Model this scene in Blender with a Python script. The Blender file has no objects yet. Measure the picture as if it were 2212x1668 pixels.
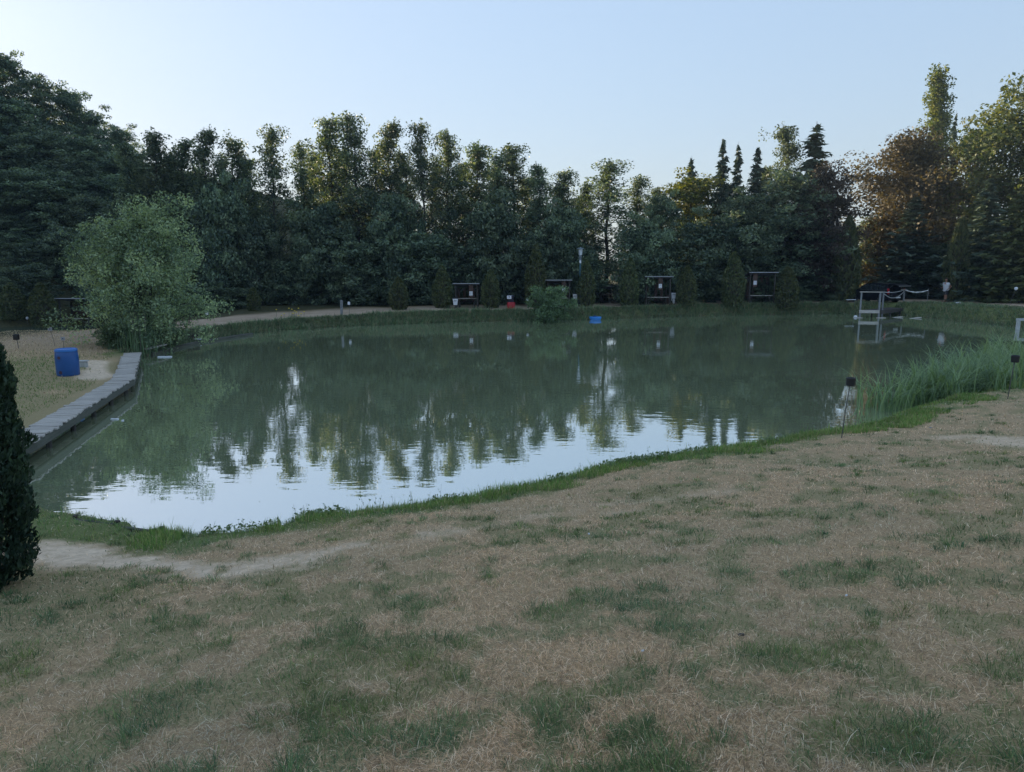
import bpy, bmesh, math, random
import numpy as np
from mathutils import Vector, Matrix, Quaternion

R = math.radians
scene = bpy.context.scene
COL = scene.collection

# ---------------------------------------------------------------- camera
CAM_Z = 4.15                       # eye height above the pond's water (z = 0)
FPX, CX, CY = 1580.0, 1106.0, 834.0
PITCH = math.atan((CY - 560.0) / FPX)
cam_data = bpy.data.cameras.new('camera')
cam_data.sensor_width = 36.0
cam_data.lens = 36.0 * FPX / 2212.0
cam_data.clip_start = 0.05
cam_data.clip_end = 2000.0
cam = bpy.data.objects.new('camera', cam_data)
cam.location = (0, 0, CAM_Z)
cam.rotation_euler = (math.pi / 2 - PITCH, 0, 0)
COL.objects.link(cam)
scene.camera = cam

# ---------------------------------------------------------------- sky and sun
SUN_AZ, SUN_EL = R(-47), R(12)     # azimuth from +Y, negative = left of the view
world = bpy.data.worlds.new('World')
scene.world = world
world.use_nodes = True
wn = world.node_tree
wn.nodes.clear()
sky = wn.nodes.new('ShaderNodeTexSky')
sky.sky_type = 'NISHITA'
sky.sun_disc = False
sky.sun_elevation = SUN_EL
sky.sun_rotation = SUN_AZ
sky.altitude = 200
sky.air_density = 1.8
sky.dust_density = 1.5
sky.ozone_density = 6.0
bgn = wn.nodes.new('ShaderNodeBackground')
bgn.inputs['Strength'].default_value = 0.15
wout = wn.nodes.new('ShaderNodeOutputWorld')
skg = wn.nodes.new('ShaderNodeGamma')          # the whole sky evenly softened, as the phone recorded it
skg.inputs['Gamma'].default_value = 0.30
wn.links.new(sky.outputs[0], skg.inputs['Color'])
wb = wn.nodes.new('ShaderNodeMix')               # camera white balance, the same over the whole sky
wb.data_type = 'RGBA'; wb.blend_type = 'MULTIPLY'
wb.inputs[0].default_value = 1.0
wb.inputs[7].default_value = (0.835, 0.92, 1.11, 1)
wn.links.new(skg.outputs[0], wb.inputs[6])
wn.links.new(wb.outputs[2], bgn.inputs['Color'])
wn.links.new(bgn.outputs[0], wout.inputs['Surface'])

sun_d = bpy.data.lights.new('sun', 'SUN')
sun_d.energy = 2.8
sun_d.angle = R(0.6)
sun_d.color = (1.0, 0.82, 0.54)
sun = bpy.data.objects.new('sun', sun_d)
to_sun = Vector((math.sin(SUN_AZ) * math.cos(SUN_EL), math.cos(SUN_AZ) * math.cos(SUN_EL), math.sin(SUN_EL)))
sun.rotation_euler = to_sun.to_track_quat('Z', 'Y').to_euler()
sun.location = (-30, 20, 40)
COL.objects.link(sun)

scene.view_settings.view_transform = 'Standard'
scene.view_settings.look = 'None'
scene.view_settings.gamma = 1.0
scene.view_settings.use_curve_mapping = False
scene.view_settings.exposure = 1.97

scene.render.engine = 'CYCLES'
scene.cycles.use_denoising = True
scene.cycles.max_bounces = 7
scene.cycles.diffuse_bounces = 3
scene.cycles.glossy_bounces = 3
scene.cycles.transmission_bounces = 4
scene.cycles.transparent_max_bounces = 4
scene.cycles.sample_clamp_indirect = 6.0

# ---------------------------------------------------------------- helpers
_cp, _sp = math.cos(PITCH), math.sin(PITCH)

def ray(px, py):
    u = (px - CX) / FPX
    v = (CY - py) / FPX
    return u, _cp + v * _sp, -_sp + v * _cp

def at(px, py, z):
    """where the sight line through a photo point meets the level plane z"""
    dx, dy, dz = ray(px, py)
    t = (z - CAM_Z) / dz
    return (dx * t, dy * t, z)

def at_d(px, d, py=600.0):
    dx, dy, dz = ray(px, py)
    t = d / dy
    return dx * t, d, CAM_Z + dz * t

def z_at(py, d, px=CX):
    dx, dy, dz = ray(px, py)
    return CAM_Z + dz / dy * d

def tag(o, label=None, cat=None, group=None, kind=None):
    if label: o['label'] = label
    if cat: o['category'] = cat
    if group: o['group'] = group
    if kind or cat: o['kind'] = kind or 'thing'
    return o

def link(o, parent=None):
    COL.objects.link(o)
    if parent is not None:
        o.parent = parent
    return o

def empty(name, loc, rz=0.0):
    o = bpy.data.objects.new(name, None)
    o.empty_display_size = 0.2
    o.location = loc
    o.rotation_euler = (0, 0, rz)
    return link(o)

def np_mesh(name, V, faces, smooth=False, attrs=None, cols=None):
    """faces: list of int arrays (n,k)"""
    me = bpy.data.meshes.new(name)
    V = np.asarray(V, dtype=np.float32)
    me.vertices.add(len(V))
    me.vertices.foreach_set('co', V.ravel())
    faces = [np.asarray(f, dtype=np.int32) for f in faces if len(f)]
    nl = sum(f.size for f in faces)
    npol = sum(len(f) for f in faces)
    me.loops.add(nl)
    me.polygons.add(npol)
    me.loops.foreach_set('vertex_index', np.concatenate([f.ravel() for f in faces]))
    tot = np.concatenate([np.full(len(f), f.shape[1], np.int32) for f in faces])
    start = np.concatenate([[0], np.cumsum(tot)[:-1]]).astype(np.int32)
    me.polygons.foreach_set('loop_start', start)
    me.polygons.foreach_set('loop_total', tot)
    if smooth:
        me.polygons.foreach_set('use_smooth', np.ones(npol, dtype=bool))
    for k, a in (attrs or {}).items():
        at_ = me.attributes.new(k, 'FLOAT', 'POINT')
        at_.data.foreach_set('value', np.asarray(a, np.float32))
    for k, a in (cols or {}).items():
        at_ = me.attributes.new(k, 'FLOAT_COLOR', 'POINT')
        c = np.ones((len(V), 4), np.float32)
        c[:, :3] = a
        at_.data.foreach_set('color', c.ravel())
    me.update(calc_edges=True)
    return me

class MB:
    """collects shapes into one mesh object"""
    def __init__(self):
        self.v, self.f = [], []
    def add(self, vs, fs):
        o = len(self.v)
        self.v += [tuple(p) for p in vs]
        self.f += [tuple(i + o for i in f) for f in fs]
        return self
    def box(self, lo, hi, M=None):
        x0, y0, z0 = lo; x1, y1, z1 = hi
        vs = [(x0,y0,z0),(x1,y0,z0),(x1,y1,z0),(x0,y1,z0),(x0,y0,z1),(x1,y0,z1),(x1,y1,z1),(x0,y1,z1)]
        if M is not None:
            vs = [tuple(M @ Vector(p)) for p in vs]
        return self.add(vs, [(0,3,2,1),(4,5,6,7),(0,1,5,4),(1,2,6,5),(2,3,7,6),(3,0,4,7)])
    def cham(self, lo, hi, b=0.01, M=None):
        """box with chamfered edges all round"""
        c = [(lo[i] + hi[i]) / 2 for i in range(3)]
        h = [(hi[i] - lo[i]) / 2 for i in range(3)]
        b = min(b, min(h) * 0.8)
        bm = bmesh.new()
        bmesh.ops.create_cube(bm, size=2.0)
        for v in bm.verts:
            v.co = Vector((c[0] + v.co.x * h[0], c[1] + v.co.y * h[1], c[2] + v.co.z * h[2]))
        bmesh.ops.bevel(bm, geom=list(bm.edges), offset=b, segments=1, affect='EDGES')
        bm.verts.index_update()
        vs = [tuple((M @ v.co) if M is not None else v.co) for v in bm.verts]
        fs = [tuple(v.index for v in f.verts) for f in bm.faces]
        bm.free()
        return self.add(vs, fs)
    def tube(self, pts, rad, n=8, cap=True):
        pts = [Vector(p) for p in pts]
        if not hasattr(rad, '__len__'):
            rad = [rad] * len(pts)
        o = len(self.v)
        ref = None
        for i, p in enumerate(pts):
            a = pts[max(i - 1, 0)]; b = pts[min(i + 1, len(pts) - 1)]
            d = (b - a).normalized()
            if ref is None:
                ref = Vector((1, 0, 0)) if abs(d.x) < 0.8 else Vector((0, 1, 0))
            s = (ref - d * ref.dot(d)).normalized()
            t = d.cross(s)
            ref = s
            for k in range(n):
                an = 2 * math.pi * k / n
                self.v.append(tuple(p + (s * math.cos(an) + t * math.sin(an)) * rad[i]))
        for i in range(len(pts) - 1):
            for k in range(n):
                k2 = (k + 1) % n
                self.f.append((o + i*n + k, o + i*n + k2, o + (i+1)*n + k2, o + (i+1)*n + k))
        if cap:
            self.f.append(tuple(o + k for k in range(n))[::-1])
            e = o + (len(pts) - 1) * n
            self.f.append(tuple(e + k for k in range(n)))
        return self
    def lathe(self, prof, n=20, c=(0, 0, 0), sx=1.0, sy=1.0, wob=None):
        o = len(self.v)
        for (r, z) in prof:
            for k in range(n):
                a = 2 * math.pi * k / n
                rr = r * (wob(a, z) if wob else 1.0)
                self.v.append((c[0] + rr * sx * math.cos(a), c[1] + rr * sy * math.sin(a), c[2] + z))
        for i in range(len(prof) - 1):
            for k in range(n):
                k2 = (k + 1) % n
                self.f.append((o + i*n + k, o + i*n + k2, o + (i+1)*n + k2, o + (i+1)*n + k))
        self.f.append(tuple(o + k for k in range(n))[::-1])
        e = o + (len(prof) - 1) * n
        self.f.append(tuple(e + k for k in range(n)))
        return self
    def prism(self, poly, axis, a, b):
        """poly: 2-D outline extruded along axis from a to b"""
        def P(p, t):
            if axis == 'x': return (t, p[0], p[1])
            if axis == 'y': return (p[0], t, p[1])
            return (p[0], p[1], t)
        n = len(poly)
        vs = [P(p, a) for p in poly] + [P(p, b) for p in poly]
        fs = [tuple(range(n))[::-1], tuple(range(n, 2 * n))]
        for k in range(n):
            k2 = (k + 1) % n
            fs.append((k, k2, n + k2, n + k))
        return self.add(vs, fs)
    def mesh(self, name, smooth=False):
        me = bpy.data.meshes.new(name)
        me.from_pydata(self.v, [], self.f)
        if smooth:
            me.polygons.foreach_set('use_smooth', np.ones(len(me.polygons), dtype=bool))
        bm = bmesh.new(); bm.from_mesh(me)
        bmesh.ops.recalc_face_normals(bm, faces=bm.faces)
        bm.to_mesh(me); bm.free()
        me.update()
        return me
    def build(self, name, mat, parent=None, smooth=False, loc=None, rz=0.0):
        o = bpy.data.objects.new(name, self.mesh(name, smooth))
        o.data.materials.append(mat)
        link(o, parent)
        if loc is not None:
            o.location = loc
            o.rotation_euler = (0, 0, rz)
        return o

# ---------------------------------------------------------------- materials
def nodes_of(name):
    m = bpy.data.materials.new(name)
    m.use_nodes = True
    nt = m.node_tree
    nt.nodes.clear()
    out = nt.nodes.new('ShaderNodeOutputMaterial')
    return m, nt, out

def ramp(nt, fac, stops):
    r = nt.nodes.new('ShaderNodeValToRGB')
    while len(r.color_ramp.elements) < len(stops):
        r.color_ramp.elements.new(0.5)
    for e, (p, c) in zip(r.color_ramp.elements, stops):
        e.position = p
        e.color = (c[0], c[1], c[2], 1)
    if fac is not None:
        nt.links.new(fac, r.inputs[0])
    return r.outputs[0]

def noise(nt, vec, scale, detail=4, rough=0.6, dist=0.0):
    n = nt.nodes.new('ShaderNodeTexNoise')
    n.inputs['Scale'].default_value = scale
    n.inputs['Detail'].default_value = detail
    n.inputs['Roughness'].default_value = rough
    n.inputs['Distortion'].default_value = dist
    if vec is not None:
        nt.links.new(vec, n.inputs['Vector'])
    return n

def mixc(nt, fac, a, b, mode='MIX'):
    m = nt.nodes.new('ShaderNodeMix')
    m.data_type = 'RGBA'
    m.blend_type = mode
    for s, v in ((m.inputs[0], fac), (m.inputs[6], a), (m.inputs[7], b)):
        if hasattr(v, 'is_output') or isinstance(v, bpy.types.NodeSocket):
            nt.links.new(v, s)
        elif isinstance(v, (int, float)):
            s.default_value = v
        else:
            s.default_value = (v[0], v[1], v[2], 1)
    return m.outputs[2]

def math_n(nt, op, a, b=None, clamp=False):
    m = nt.nodes.new('ShaderNodeMath')
    m.operation = op
    m.use_clamp = clamp
    for i, v in enumerate((a, b)):
        if v is None: continue
        if isinstance(v, bpy.types.NodeSocket):
            nt.links.new(v, m.inputs[i])
        else:
            m.inputs[i].default_value = v
    return m.outputs[0]

def solid(name, col, rough=0.6, metal=0.0, var=0.25, scale=6.0, bump=0.15, stain=None, coat=0.0, spec=0.5, stretch=(1, 1, 1)):
    """painted / plain surface with worn tone variation and fine relief"""
    m, nt, out = nodes_of(name)
    b = nt.nodes.new('ShaderNodeBsdfPrincipled')
    tc = nt.nodes.new('ShaderNodeTexCoord')
    mp = nt.nodes.new('ShaderNodeMapping')
    mp.inputs['Scale'].default_value = stretch
    nt.links.new(tc.outputs['Object'], mp.inputs[0])
    n1 = noise(nt, mp.outputs[0], scale, 6, 0.65)
    c2 = stain or tuple(c * 0.55 for c in col)
    f = math_n(nt, 'MULTIPLY', math_n(nt, 'SUBTRACT', n1.outputs[0], 0.42, True), 2.5 * var, True)
    colr = mixc(nt, f, col, c2)
    nt.links.new(colr, b.inputs['Base Color'])
    b.inputs['Roughness'].default_value = rough
    b.inputs['Metallic'].default_value = metal
    b.inputs['Specular IOR Level'].default_value = spec
    b.inputs['Coat Weight'].default_value = coat
    if bump:
        n2 = noise(nt, mp.outputs[0], scale * 6, 4, 0.7)
        bp = nt.nodes.new('ShaderNodeBump')
        bp.inputs['Strength'].default_value = bump
        bp.inputs['Distance'].default_value = 0.01
        nt.links.new(n2.outputs[0], bp.inputs['Height'])
        nt.links.new(bp.outputs[0], b.inputs['Normal'])
    nt.links.new(b.outputs[0], out.inputs[0])
    return m

def wood(name, dark, light, scale=3.0, rough=0.8, axis=0):
    m, nt, out = nodes_of(name)
    b = nt.nodes.new('ShaderNodeBsdfPrincipled')
    tc = nt.nodes.new('ShaderNodeTexCoord')
    oi = nt.nodes.new('ShaderNodeObjectInfo')
    mp = nt.nodes.new('ShaderNodeMapping')
    s = [12.0, 12.0, 12.0]; s[axis] = 0.9
    mp.inputs['Scale'].default_value = s
    nt.links.new(tc.outputs['Object'], mp.inputs[0])
    off = nt.nodes.new('ShaderNodeVectorMath'); off.operation = 'ADD'
    nt.links.new(mp.outputs[0], off.inputs[0])
    sc = nt.nodes.new('ShaderNodeVectorMath'); sc.operation = 'SCALE'
    sc.inputs[0].default_value = (17, 31, 7)
    nt.links.new(oi.outputs['Random'], sc.inputs['Scale'])
    nt.links.new(sc.outputs[0], off.inputs[1])
    n1 = noise(nt, off.outputs[0], scale, 6, 0.7, 0.4)
    c = ramp(nt, n1.outputs[0], [(0.28, dark), (0.72, light)])
    n3 = noise(nt, tc.outputs['Object'], 1.7, 3)
    v = math_n(nt, 'ADD', math_n(nt, 'MULTIPLY', oi.outputs['Random'], 0.4), math_n(nt, 'MULTIPLY', n3.outputs[0], 0.5))
    c = mixc(nt, v, c, dark)
    nt.links.new(c, b.inputs['Base Color'])
    b.inputs['Roughness'].default_value = rough
    bp = nt.nodes.new('ShaderNodeBump')
    bp.inputs['Strength'].default_value = 0.4
    bp.inputs['Distance'].default_value = 0.01
    nt.links.new(n1.outputs[0], bp.inputs['Height'])
    nt.links.new(bp.outputs[0], b.inputs['Normal'])
    nt.links.new(b.outputs[0], out.inputs[0])
    return m

def foliage(name, dark, light, trans=0.35, warm=None, warm_amt=0.25, gloss=0.35, rnd=0.5):
    """leaf material; 'tint' varies from leaf to leaf, the object's random value from tree to tree"""
    m, nt, out = nodes_of(name)
    a = nt.nodes.new('ShaderNodeAttribute'); a.attribute_name = 'tint'
    oi = nt.nodes.new('ShaderNodeObjectInfo')
    base = ramp(nt, a.outputs['Fac'], [(0.05, dark), (0.9, light)])
    if warm:
        w = math_n(nt, 'MULTIPLY', math_n(nt, 'POWER', a.outputs['Fac'], 3.0), warm_amt * 2.0, True)
        base = mixc(nt, w, base, warm)
    hs = nt.nodes.new('ShaderNodeHueSaturation')
    nt.links.new(math_n(nt, 'ADD', math_n(nt, 'MULTIPLY', oi.outputs['Random'], 0.05 * rnd), 0.5 - 0.025 * rnd), hs.inputs['Hue'])
    nt.links.new(math_n(nt, 'ADD', math_n(nt, 'MULTIPLY', oi.outputs['Random'], 0.7 * rnd), 1.0 - 0.35 * rnd), hs.inputs['Value'])
    nt.links.new(base, hs.inputs['Color'])
    p = nt.nodes.new('ShaderNodeBsdfPrincipled')
    nt.links.new(hs.outputs[0], p.inputs['Base Color'])
    p.inputs['Roughness'].default_value = 0.55
    p.inputs['Specular IOR Level'].default_value = gloss
    t = nt.nodes.new('ShaderNodeBsdfTranslucent')
    tcol = mixc(nt, 1.0, hs.outputs[0], (1.5, 1.45, 0.55), 'MULTIPLY')
    nt.links.new(tcol, t.inputs[0])
    mx = nt.nodes.new('ShaderNodeMixShader')
    mx.inputs[0].default_value = trans
    nt.links.new(p.outputs[0], mx.inputs[1])
    nt.links.new(t.outputs[0], mx.inputs[2])
    nt.links.new(mx.outputs[0], out.inputs[0])
    return m

M = {}
M['leaf_dark'] = foliage('leaf_dark', (0.034, 0.064, 0.048), (0.21, 0.29, 0.19), 0.25, (0.28, 0.28, 0.10), 0.12)
M['leaf_alder'] = foliage('leaf_alder', (0.030, 0.056, 0.042), (0.20, 0.26, 0.16), 0.30, (0.26, 0.25, 0.09), 0.14)
M['leaf_lime'] = foliage('leaf_lime', (0.05, 0.075, 0.018), (0.16, 0.18, 0.045), 0.40, (0.24, 0.21, 0.03), 0.25)
M['leaf_copper'] = foliage('leaf_copper', (0.042, 0.032, 0.020), (0.120, 0.085, 0.045), 0.26, (0.16, 0.135, 0.045), 0.25)
M['leaf_chestnut'] = foliage('leaf_chestnut', (0.042, 0.068, 0.028), (0.150, 0.185, 0.070), 0.32, (0.20, 0.14, 0.05), 0.2)
M['leaf_willow'] = foliage('leaf_willow', (0.105, 0.165, 0.105), (0.40, 0.51, 0.325), 0.32, (0.50, 0.54, 0.20), 0.15, 0.35, 0.05)
M['leaf_bush'] = foliage('leaf_bush', (0.075, 0.125, 0.065), (0.22, 0.31, 0.16), 0.3)
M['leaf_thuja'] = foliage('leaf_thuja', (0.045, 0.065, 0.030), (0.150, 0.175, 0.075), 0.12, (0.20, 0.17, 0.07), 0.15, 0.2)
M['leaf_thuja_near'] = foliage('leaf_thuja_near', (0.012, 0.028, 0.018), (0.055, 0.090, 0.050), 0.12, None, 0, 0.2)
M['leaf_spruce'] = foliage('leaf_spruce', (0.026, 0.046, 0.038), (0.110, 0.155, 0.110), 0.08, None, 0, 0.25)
M['leaf_spruce_lit'] = foliage('leaf_spruce_lit', (0.035, 0.060, 0.028), (0.14, 0.175, 0.07), 0.15, (0.22, 0.14, 0.05), 0.15, 0.25)  # spruce leaf again, warmer and lighter: sunlight put into its colour
M['reed'] = foliage('reed', (0.070, 0.140, 0.075), (0.31, 0.47, 0.26), 0.3, (0.42, 0.40, 0.20), 0.10)
M['bark'] = solid('bark', (0.055, 0.045, 0.036), 0.9, var=0.8, scale=4, bump=0.6, stretch=(3, 3, 0.6))
M['bark_pale'] = solid('bark_pale', (0.12, 0.11, 0.095), 0.9, var=0.9, scale=4, bump=0.6, stretch=(3, 3, 0.8))

# ---------------------------------------------------------------- noise for the lie of the land
def _hash(ix, iy, seed):
    h = (ix.astype(np.int64) * 374761393 + iy.astype(np.int64) * 668265263 + seed * 1442695041) & 0xFFFFFFFF
    h = ((h ^ (h >> 13)) * 1274126177) & 0xFFFFFFFF
    return ((h ^ (h >> 16)) & 0xFFFFFF) / float(0xFFFFFF)

def vnoise(x, y, seed=0):
    x0 = np.floor(x); y0 = np.floor(y)
    fx = x - x0; fy = y - y0
    fx = fx * fx * (3 - 2 * fx); fy = fy * fy * (3 - 2 * fy)
    a = _hash(x0, y0, seed); b = _hash(x0 + 1, y0, seed)
    c = _hash(x0, y0 + 1, seed); d = _hash(x0 + 1, y0 + 1, seed)
    return (a * (1 - fx) + b * fx) * (1 - fy) + (c * (1 - fx) + d * fx) * fy

def fbm(x, y, scale, seed=0, octv=4):
    s = 0.0; amp = 0.5; tot = 0.0
    for o in range(octv):
        s = s + amp * vnoise(x * scale * 2 ** o + o * 17.3, y * scale * 2 ** o - o * 9.1, seed + o)
        tot += amp; amp *= 0.5
    return s / tot

def sstep(a, b, x):
    t = np.clip((x - a) / (b - a), 0, 1)
    return t * t * (3 - 2 * t)

# ---------------------------------------------------------------- pond outlines
# photo point on the water's edge, height of the bank, its width, slope of the land behind
SHORE = [
    (-260, 1085, .30, .4, .12), (60, 1122, .28, .2, .17), (322, 1158, .28, .2, .20), (346, 1182, .28, .4, .20), (440, 1178, .26, .6, .205),
    (600, 1156, .26, .7, .205), (700, 1132, .26, .7, .205), (850, 1112, .26, .7, .205), (1000, 1094, .26, .7, .205), (1180, 1066, .28, .7, .205),
    (1300, 1034, .28, .7, .205), (1480, 1002, .28, .7, .20), (1650, 972, .3, .7, .19), (1800, 950, .3, .7, .18), (1890, 922, .3, .8, .17),
    (1960, 895, .3, .8, .16), (2060, 872, .3, .8, .15), (2200, 838, .3, .8, .13), (2420, 800, .3, .8, .10), (2560, 760, .4, .8, .05),
    (2420, 728, .6, 1.0, .03), (2290, 716, .8, 1.2, .03), (2212, 708, .9, 1.3, .02), (2110, 697, .95, 1.3, .015), (2040, 690, .95, 1.3, .01),
    (1980, 684, .9, 1.2, .008), (1920, 679, .8, 1.0, .008), (1845, 677, .72, .8, .008),
    (1700, 679, .70, .8, .006), (1560, 681, .70, .8, .006), (1420, 685, .68, .8, .006), (1287, 690, .66, .8, .006), (1180, 693, .64, .8, .006),
    (1020, 695, .62, .8, .006), (860, 700, .58, .8, .006), (730, 706, .52, .8, .006), (600, 714, .45, .8, .008), (500, 724, .40, .8, .012),
    (430, 738, .35, .6, .02), (370, 752, .35, .6, .03), (298, 776, .26, .5, .034), (270, 845, .25, .4, .034), (25, 1002, .25, .3, .04),
    (-260, 1040, .34, .3, .08),
]
P1 = np.array([at(a[0], a[1], 0.0)[:2] for a in SHORE])
A1 = np.array([a[2:] for a in SHORE])
POND2_Z = -0.6
SHORE2 = [(-900, 800), (-100, 745), (20, 736), (150, 731), (240, 722), (292, 706), (250, 701.5), (150, 703), (20, 706), (-100, 709), (-900, 722)]
P2 = np.array([at(a[0], a[1], POND2_Z)[:2] for a in SHORE2])

def poly_dist(P, x, y, A=None):
    """signed distance to a closed outline (inside negative), with the bank's values at the nearest point"""
    best = np.full(x.shape, 1e9)
    vals = None if A is None else np.zeros(x.shape + (A.shape[1],))
    inside = np.zeros(x.shape, bool)
    n = len(P)
    for i in range(n):
        a = P[i]; b = P[(i + 1) % n]
        ex, ey = b - a
        L = ex * ex + ey * ey + 1e-9
        t = np.clip(((x - a[0]) * ex + (y - a[1]) * ey) / L, 0, 1)
        d = np.hypot(x - a[0] - t * ex, y - a[1] - t * ey)
        m = d < best
        best = np.where(m, d, best)
        if A is not None:
            va = A[i] * (1 - t[..., None]) + A[(i + 1) % n] * t[..., None]
            vals = np.where(m[..., None], va, vals)
        c = ((a[1] > y) != (b[1] > y)) & (x < (b[0] - a[0]) * (y - a[1]) / (b[1] - a[1] + 1e-12) + a[0])
        inside ^= c
    sd = np.where(inside, -best, best)
    return sd, vals

def line_dist(L, x, y):
    best = np.full(x.shape, 1e9)
    for i in range(len(L) - 1):
        a = L[i]; b = L[i + 1]
        ex, ey = b[0] - a[0], b[1] - a[1]
        t = np.clip(((x - a[0]) * ex + (y - a[1]) * ey) / (ex * ex + ey * ey + 1e-9), 0, 1)
        best = np.minimum(best, np.hypot(x - a[0] - t * ex, y - a[1] - t * ey))
    return best

def land(x, y, fine=True):
    x = np.asarray(x, float); y = np.asarray(y, float)
    wx = x + 0.5 * (fbm(x, y, 0.55, 71, 3) - 0.5) * np.where((y < 24) & (x > -6), 1.0, 0.6)
    wy = y + 0.5 * (fbm(x, y, 0.55, 83, 3) - 0.5)
    sd, v = poly_dist(P1, wx, wy, A1)
    bh, bw, sl = v[..., 0], v[..., 1], v[..., 2]
    d = np.maximum(sd, 0)
    far = np.minimum(d, 15) + np.maximum(0, np.minimum(d, 45) - 15) * 0.25
    z = bh * sstep(0, 1, d / bw) + sl * far
    z = np.where(sd < 0, -np.minimum(1.3, -sd * 0.9), z)
    # the lower pond behind the left bank
    sd2, _ = poly_dist(P2, x, y)
    d2 = np.maximum(sd2, 0)
    z2 = np.where(sd2 < 0, POND2_Z - np.minimum(1.0, -sd2 * .9), POND2_Z + 0.25 * sstep(0, .7, d2) + 0.115 * d2)
    z = np.where(x < -8, np.minimum(z, z2), z)
    # wooded hillside on the left
    s = np.maximum(0, -x - 30) * 0.42 + np.maximum(0, y - 62) * 0.22
    w = sstep(-24, -40, x) * sstep(46, 66, y + np.maximum(0, -x - 45) * 0.6)
    z = z + np.minimum(s, 14) * w
    if fine:
        amp = np.where(sd > 0, sstep(0, 2.0, sd), 0)
        z = z + amp * ((fbm(x, y, 0.35, 5, 3) - 0.5) * 0.22 + (fbm(x, y, 2.2, 9, 3) - 0.5) * 0.05)
    return z, sd, sd2

def ground_z(x, y):
    return float(land(np.array([x]), np.array([y]))[0][0])

def on_ground(px, py):
    """walk the sight line until it meets the land"""
    dx, dy, dz = ray(px, py)
    t = np.linspace(1.5, 110, 6000)
    z = land(dx * t, dy * t)[0]
    hit = np.nonzero(CAM_Z + dz * t <= z)[0]
    k = hit[0] if len(hit) else -1
    return dx * t[k], dy * t[k], float(z[k])

def on_far(px, d):
    x, y, _ = at_d(px, d)
    return x, y, ground_z(x, y)

PATH = [on_ground(*p)[:2] for p in [(-200, 1175), (90, 1192), (260, 1215), (430, 1228), (600, 1212), (760, 1185), (900, 1160), (1080, 1130), (1260, 1104), (1400, 1085), (1560, 1060)]]
PATCH = [on_ground(*p)[:2] for p in [(2060, 945), (2130, 942), (2212, 960), (2400, 985)]]
WALK = [on_ground(*p)[:2] for p in [(200, 782), (215, 800), (205, 815)]]

def masks(x, y, sd):
    """bare earth, green growth and the lush strip along the near water's edge"""
    n1 = fbm(x, y, 0.9, 21, 4)
    n2 = fbm(x, y, 2.3, 33, 4)
    n4 = fbm(x, y * 0.85, 2.2, 57, 3)
    n5 = fbm(x, y * 0.85, 5.6, 63, 3)
    n3 = fbm(x, y, 0.22, 45, 3)
    dp = line_dist(PATH, x, y) + (n1 - 0.5) * 0.9
    fade = 1 - 0.62 * sstep(-3.6, 0.5, x)
    dirt = (1 - sstep(0.10, 0.55, dp + 0.5 * (n5 - 0.5))) * fade * sstep(0.36, 0.60, n2 + 0.30 * (1 - sstep(-4.4, -2.4, x)))
    dq = line_dist(PATCH, x, y) + (n1 - 0.5) * 1.2
    dirt = np.maximum(dirt, 0.75 * (1 - sstep(0.1, 0.7, dq)))
    dw = line_dist(WALK, x, y) + (n1 - 0.5) * 0.7
    dirt = np.maximum(dirt, 0.95 * (1 - sstep(0.25, 0.55, dw)))
    near = sstep(26, 20, y - 0.35 * np.abs(x)) * sstep(-9.5, -8.0, x)
    # patches of green, more of them to the lower left
    bias = 0.05 * sstep(0.5, -2.5, x) * sstep(8, 4, y) + 0.03 * (n3 - 0.5)
    bias = bias + 0.04 * sstep(5, 9, x)
    g = sstep(0.53, 0.60, 0.56 * n4 + 0.44 * n5 + bias + 0.10 * (n1 - 0.5) + 0.038)
    corner = sstep(-2.9, -3.7, x + 0.5 * (n1 - .5)) * sstep(8.3, 7.2, y)
    g = np.maximum(g, 0.85 * corner)
    w = 1.25 + 0.35 * sstep(2, -2, x) + 2.0 * (n1 - 0.5)
    lush = (1 - sstep(w * 0.75, w * 1.25, sd)) * near
    left = (1 - sstep(-10.5, -9.0, x)) * sstep(31, 26, y)
    dl, _ = sd, None
    g = np.where(x < -9, sstep(0.20, 0.46, n1) * (1 - sstep(3.2, 6.0, sd)) * left, g)
    g = np.maximum(g, lush)
    bankside = sstep(27, 31, y) * (1 - sstep(0.9, 1.7, sd + 0.8 * (n1 - 0.5) - 0.9 * sstep(22, 30, x))) * (sd < 4)
    g = np.maximum(g, bankside)
    g = g * (1 - dirt)
    lush = np.maximum(lush, bankside)
    return dirt, g, lush

# ---------------------------------------------------------------- ground sheet
azf = np.concatenate([np.linspace(-180, -60, 34)[:-1], np.linspace(-60, -44, 22)[:-1], np.linspace(-44, 44, 330)[:-1], np.linspace(44, 60, 22)[:-1], np.linspace(60, 180, 34)[:-1]])
rr = np.concatenate([np.geomspace(0.8, 120, 390), np.geomspace(130, 900, 24)])
AZ, RR = np.meshgrid(np.radians(azf), rr)
gx = RR * np.sin(AZ); gy = RR * np.cos(AZ)
gz, gsd, gsd2 = land(gx.ravel(), gy.ravel())
dirt, green, lush = masks(gx.ravel(), gy.ravel(), gsd)
nr, na = AZ.shape
V = np.stack([gx.ravel(), gy.ravel(), gz], 1)
V = np.concatenate([V, [[0, 0, ground_z(0.0, 0.0)]]])
idx = np.arange(nr * na).reshape(nr, na)
q = np.stack([idx[:-1, :], np.roll(idx, -1, 1)[:-1, :], np.roll(idx, -1, 1)[1:, :], idx[1:, :]], -1).reshape(-1, 4)
q = q[:, ::-1]
fan = np.stack([np.full(na, nr * na), np.roll(idx[0], -1), idx[0]], 1)[:, ::-1]
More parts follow.
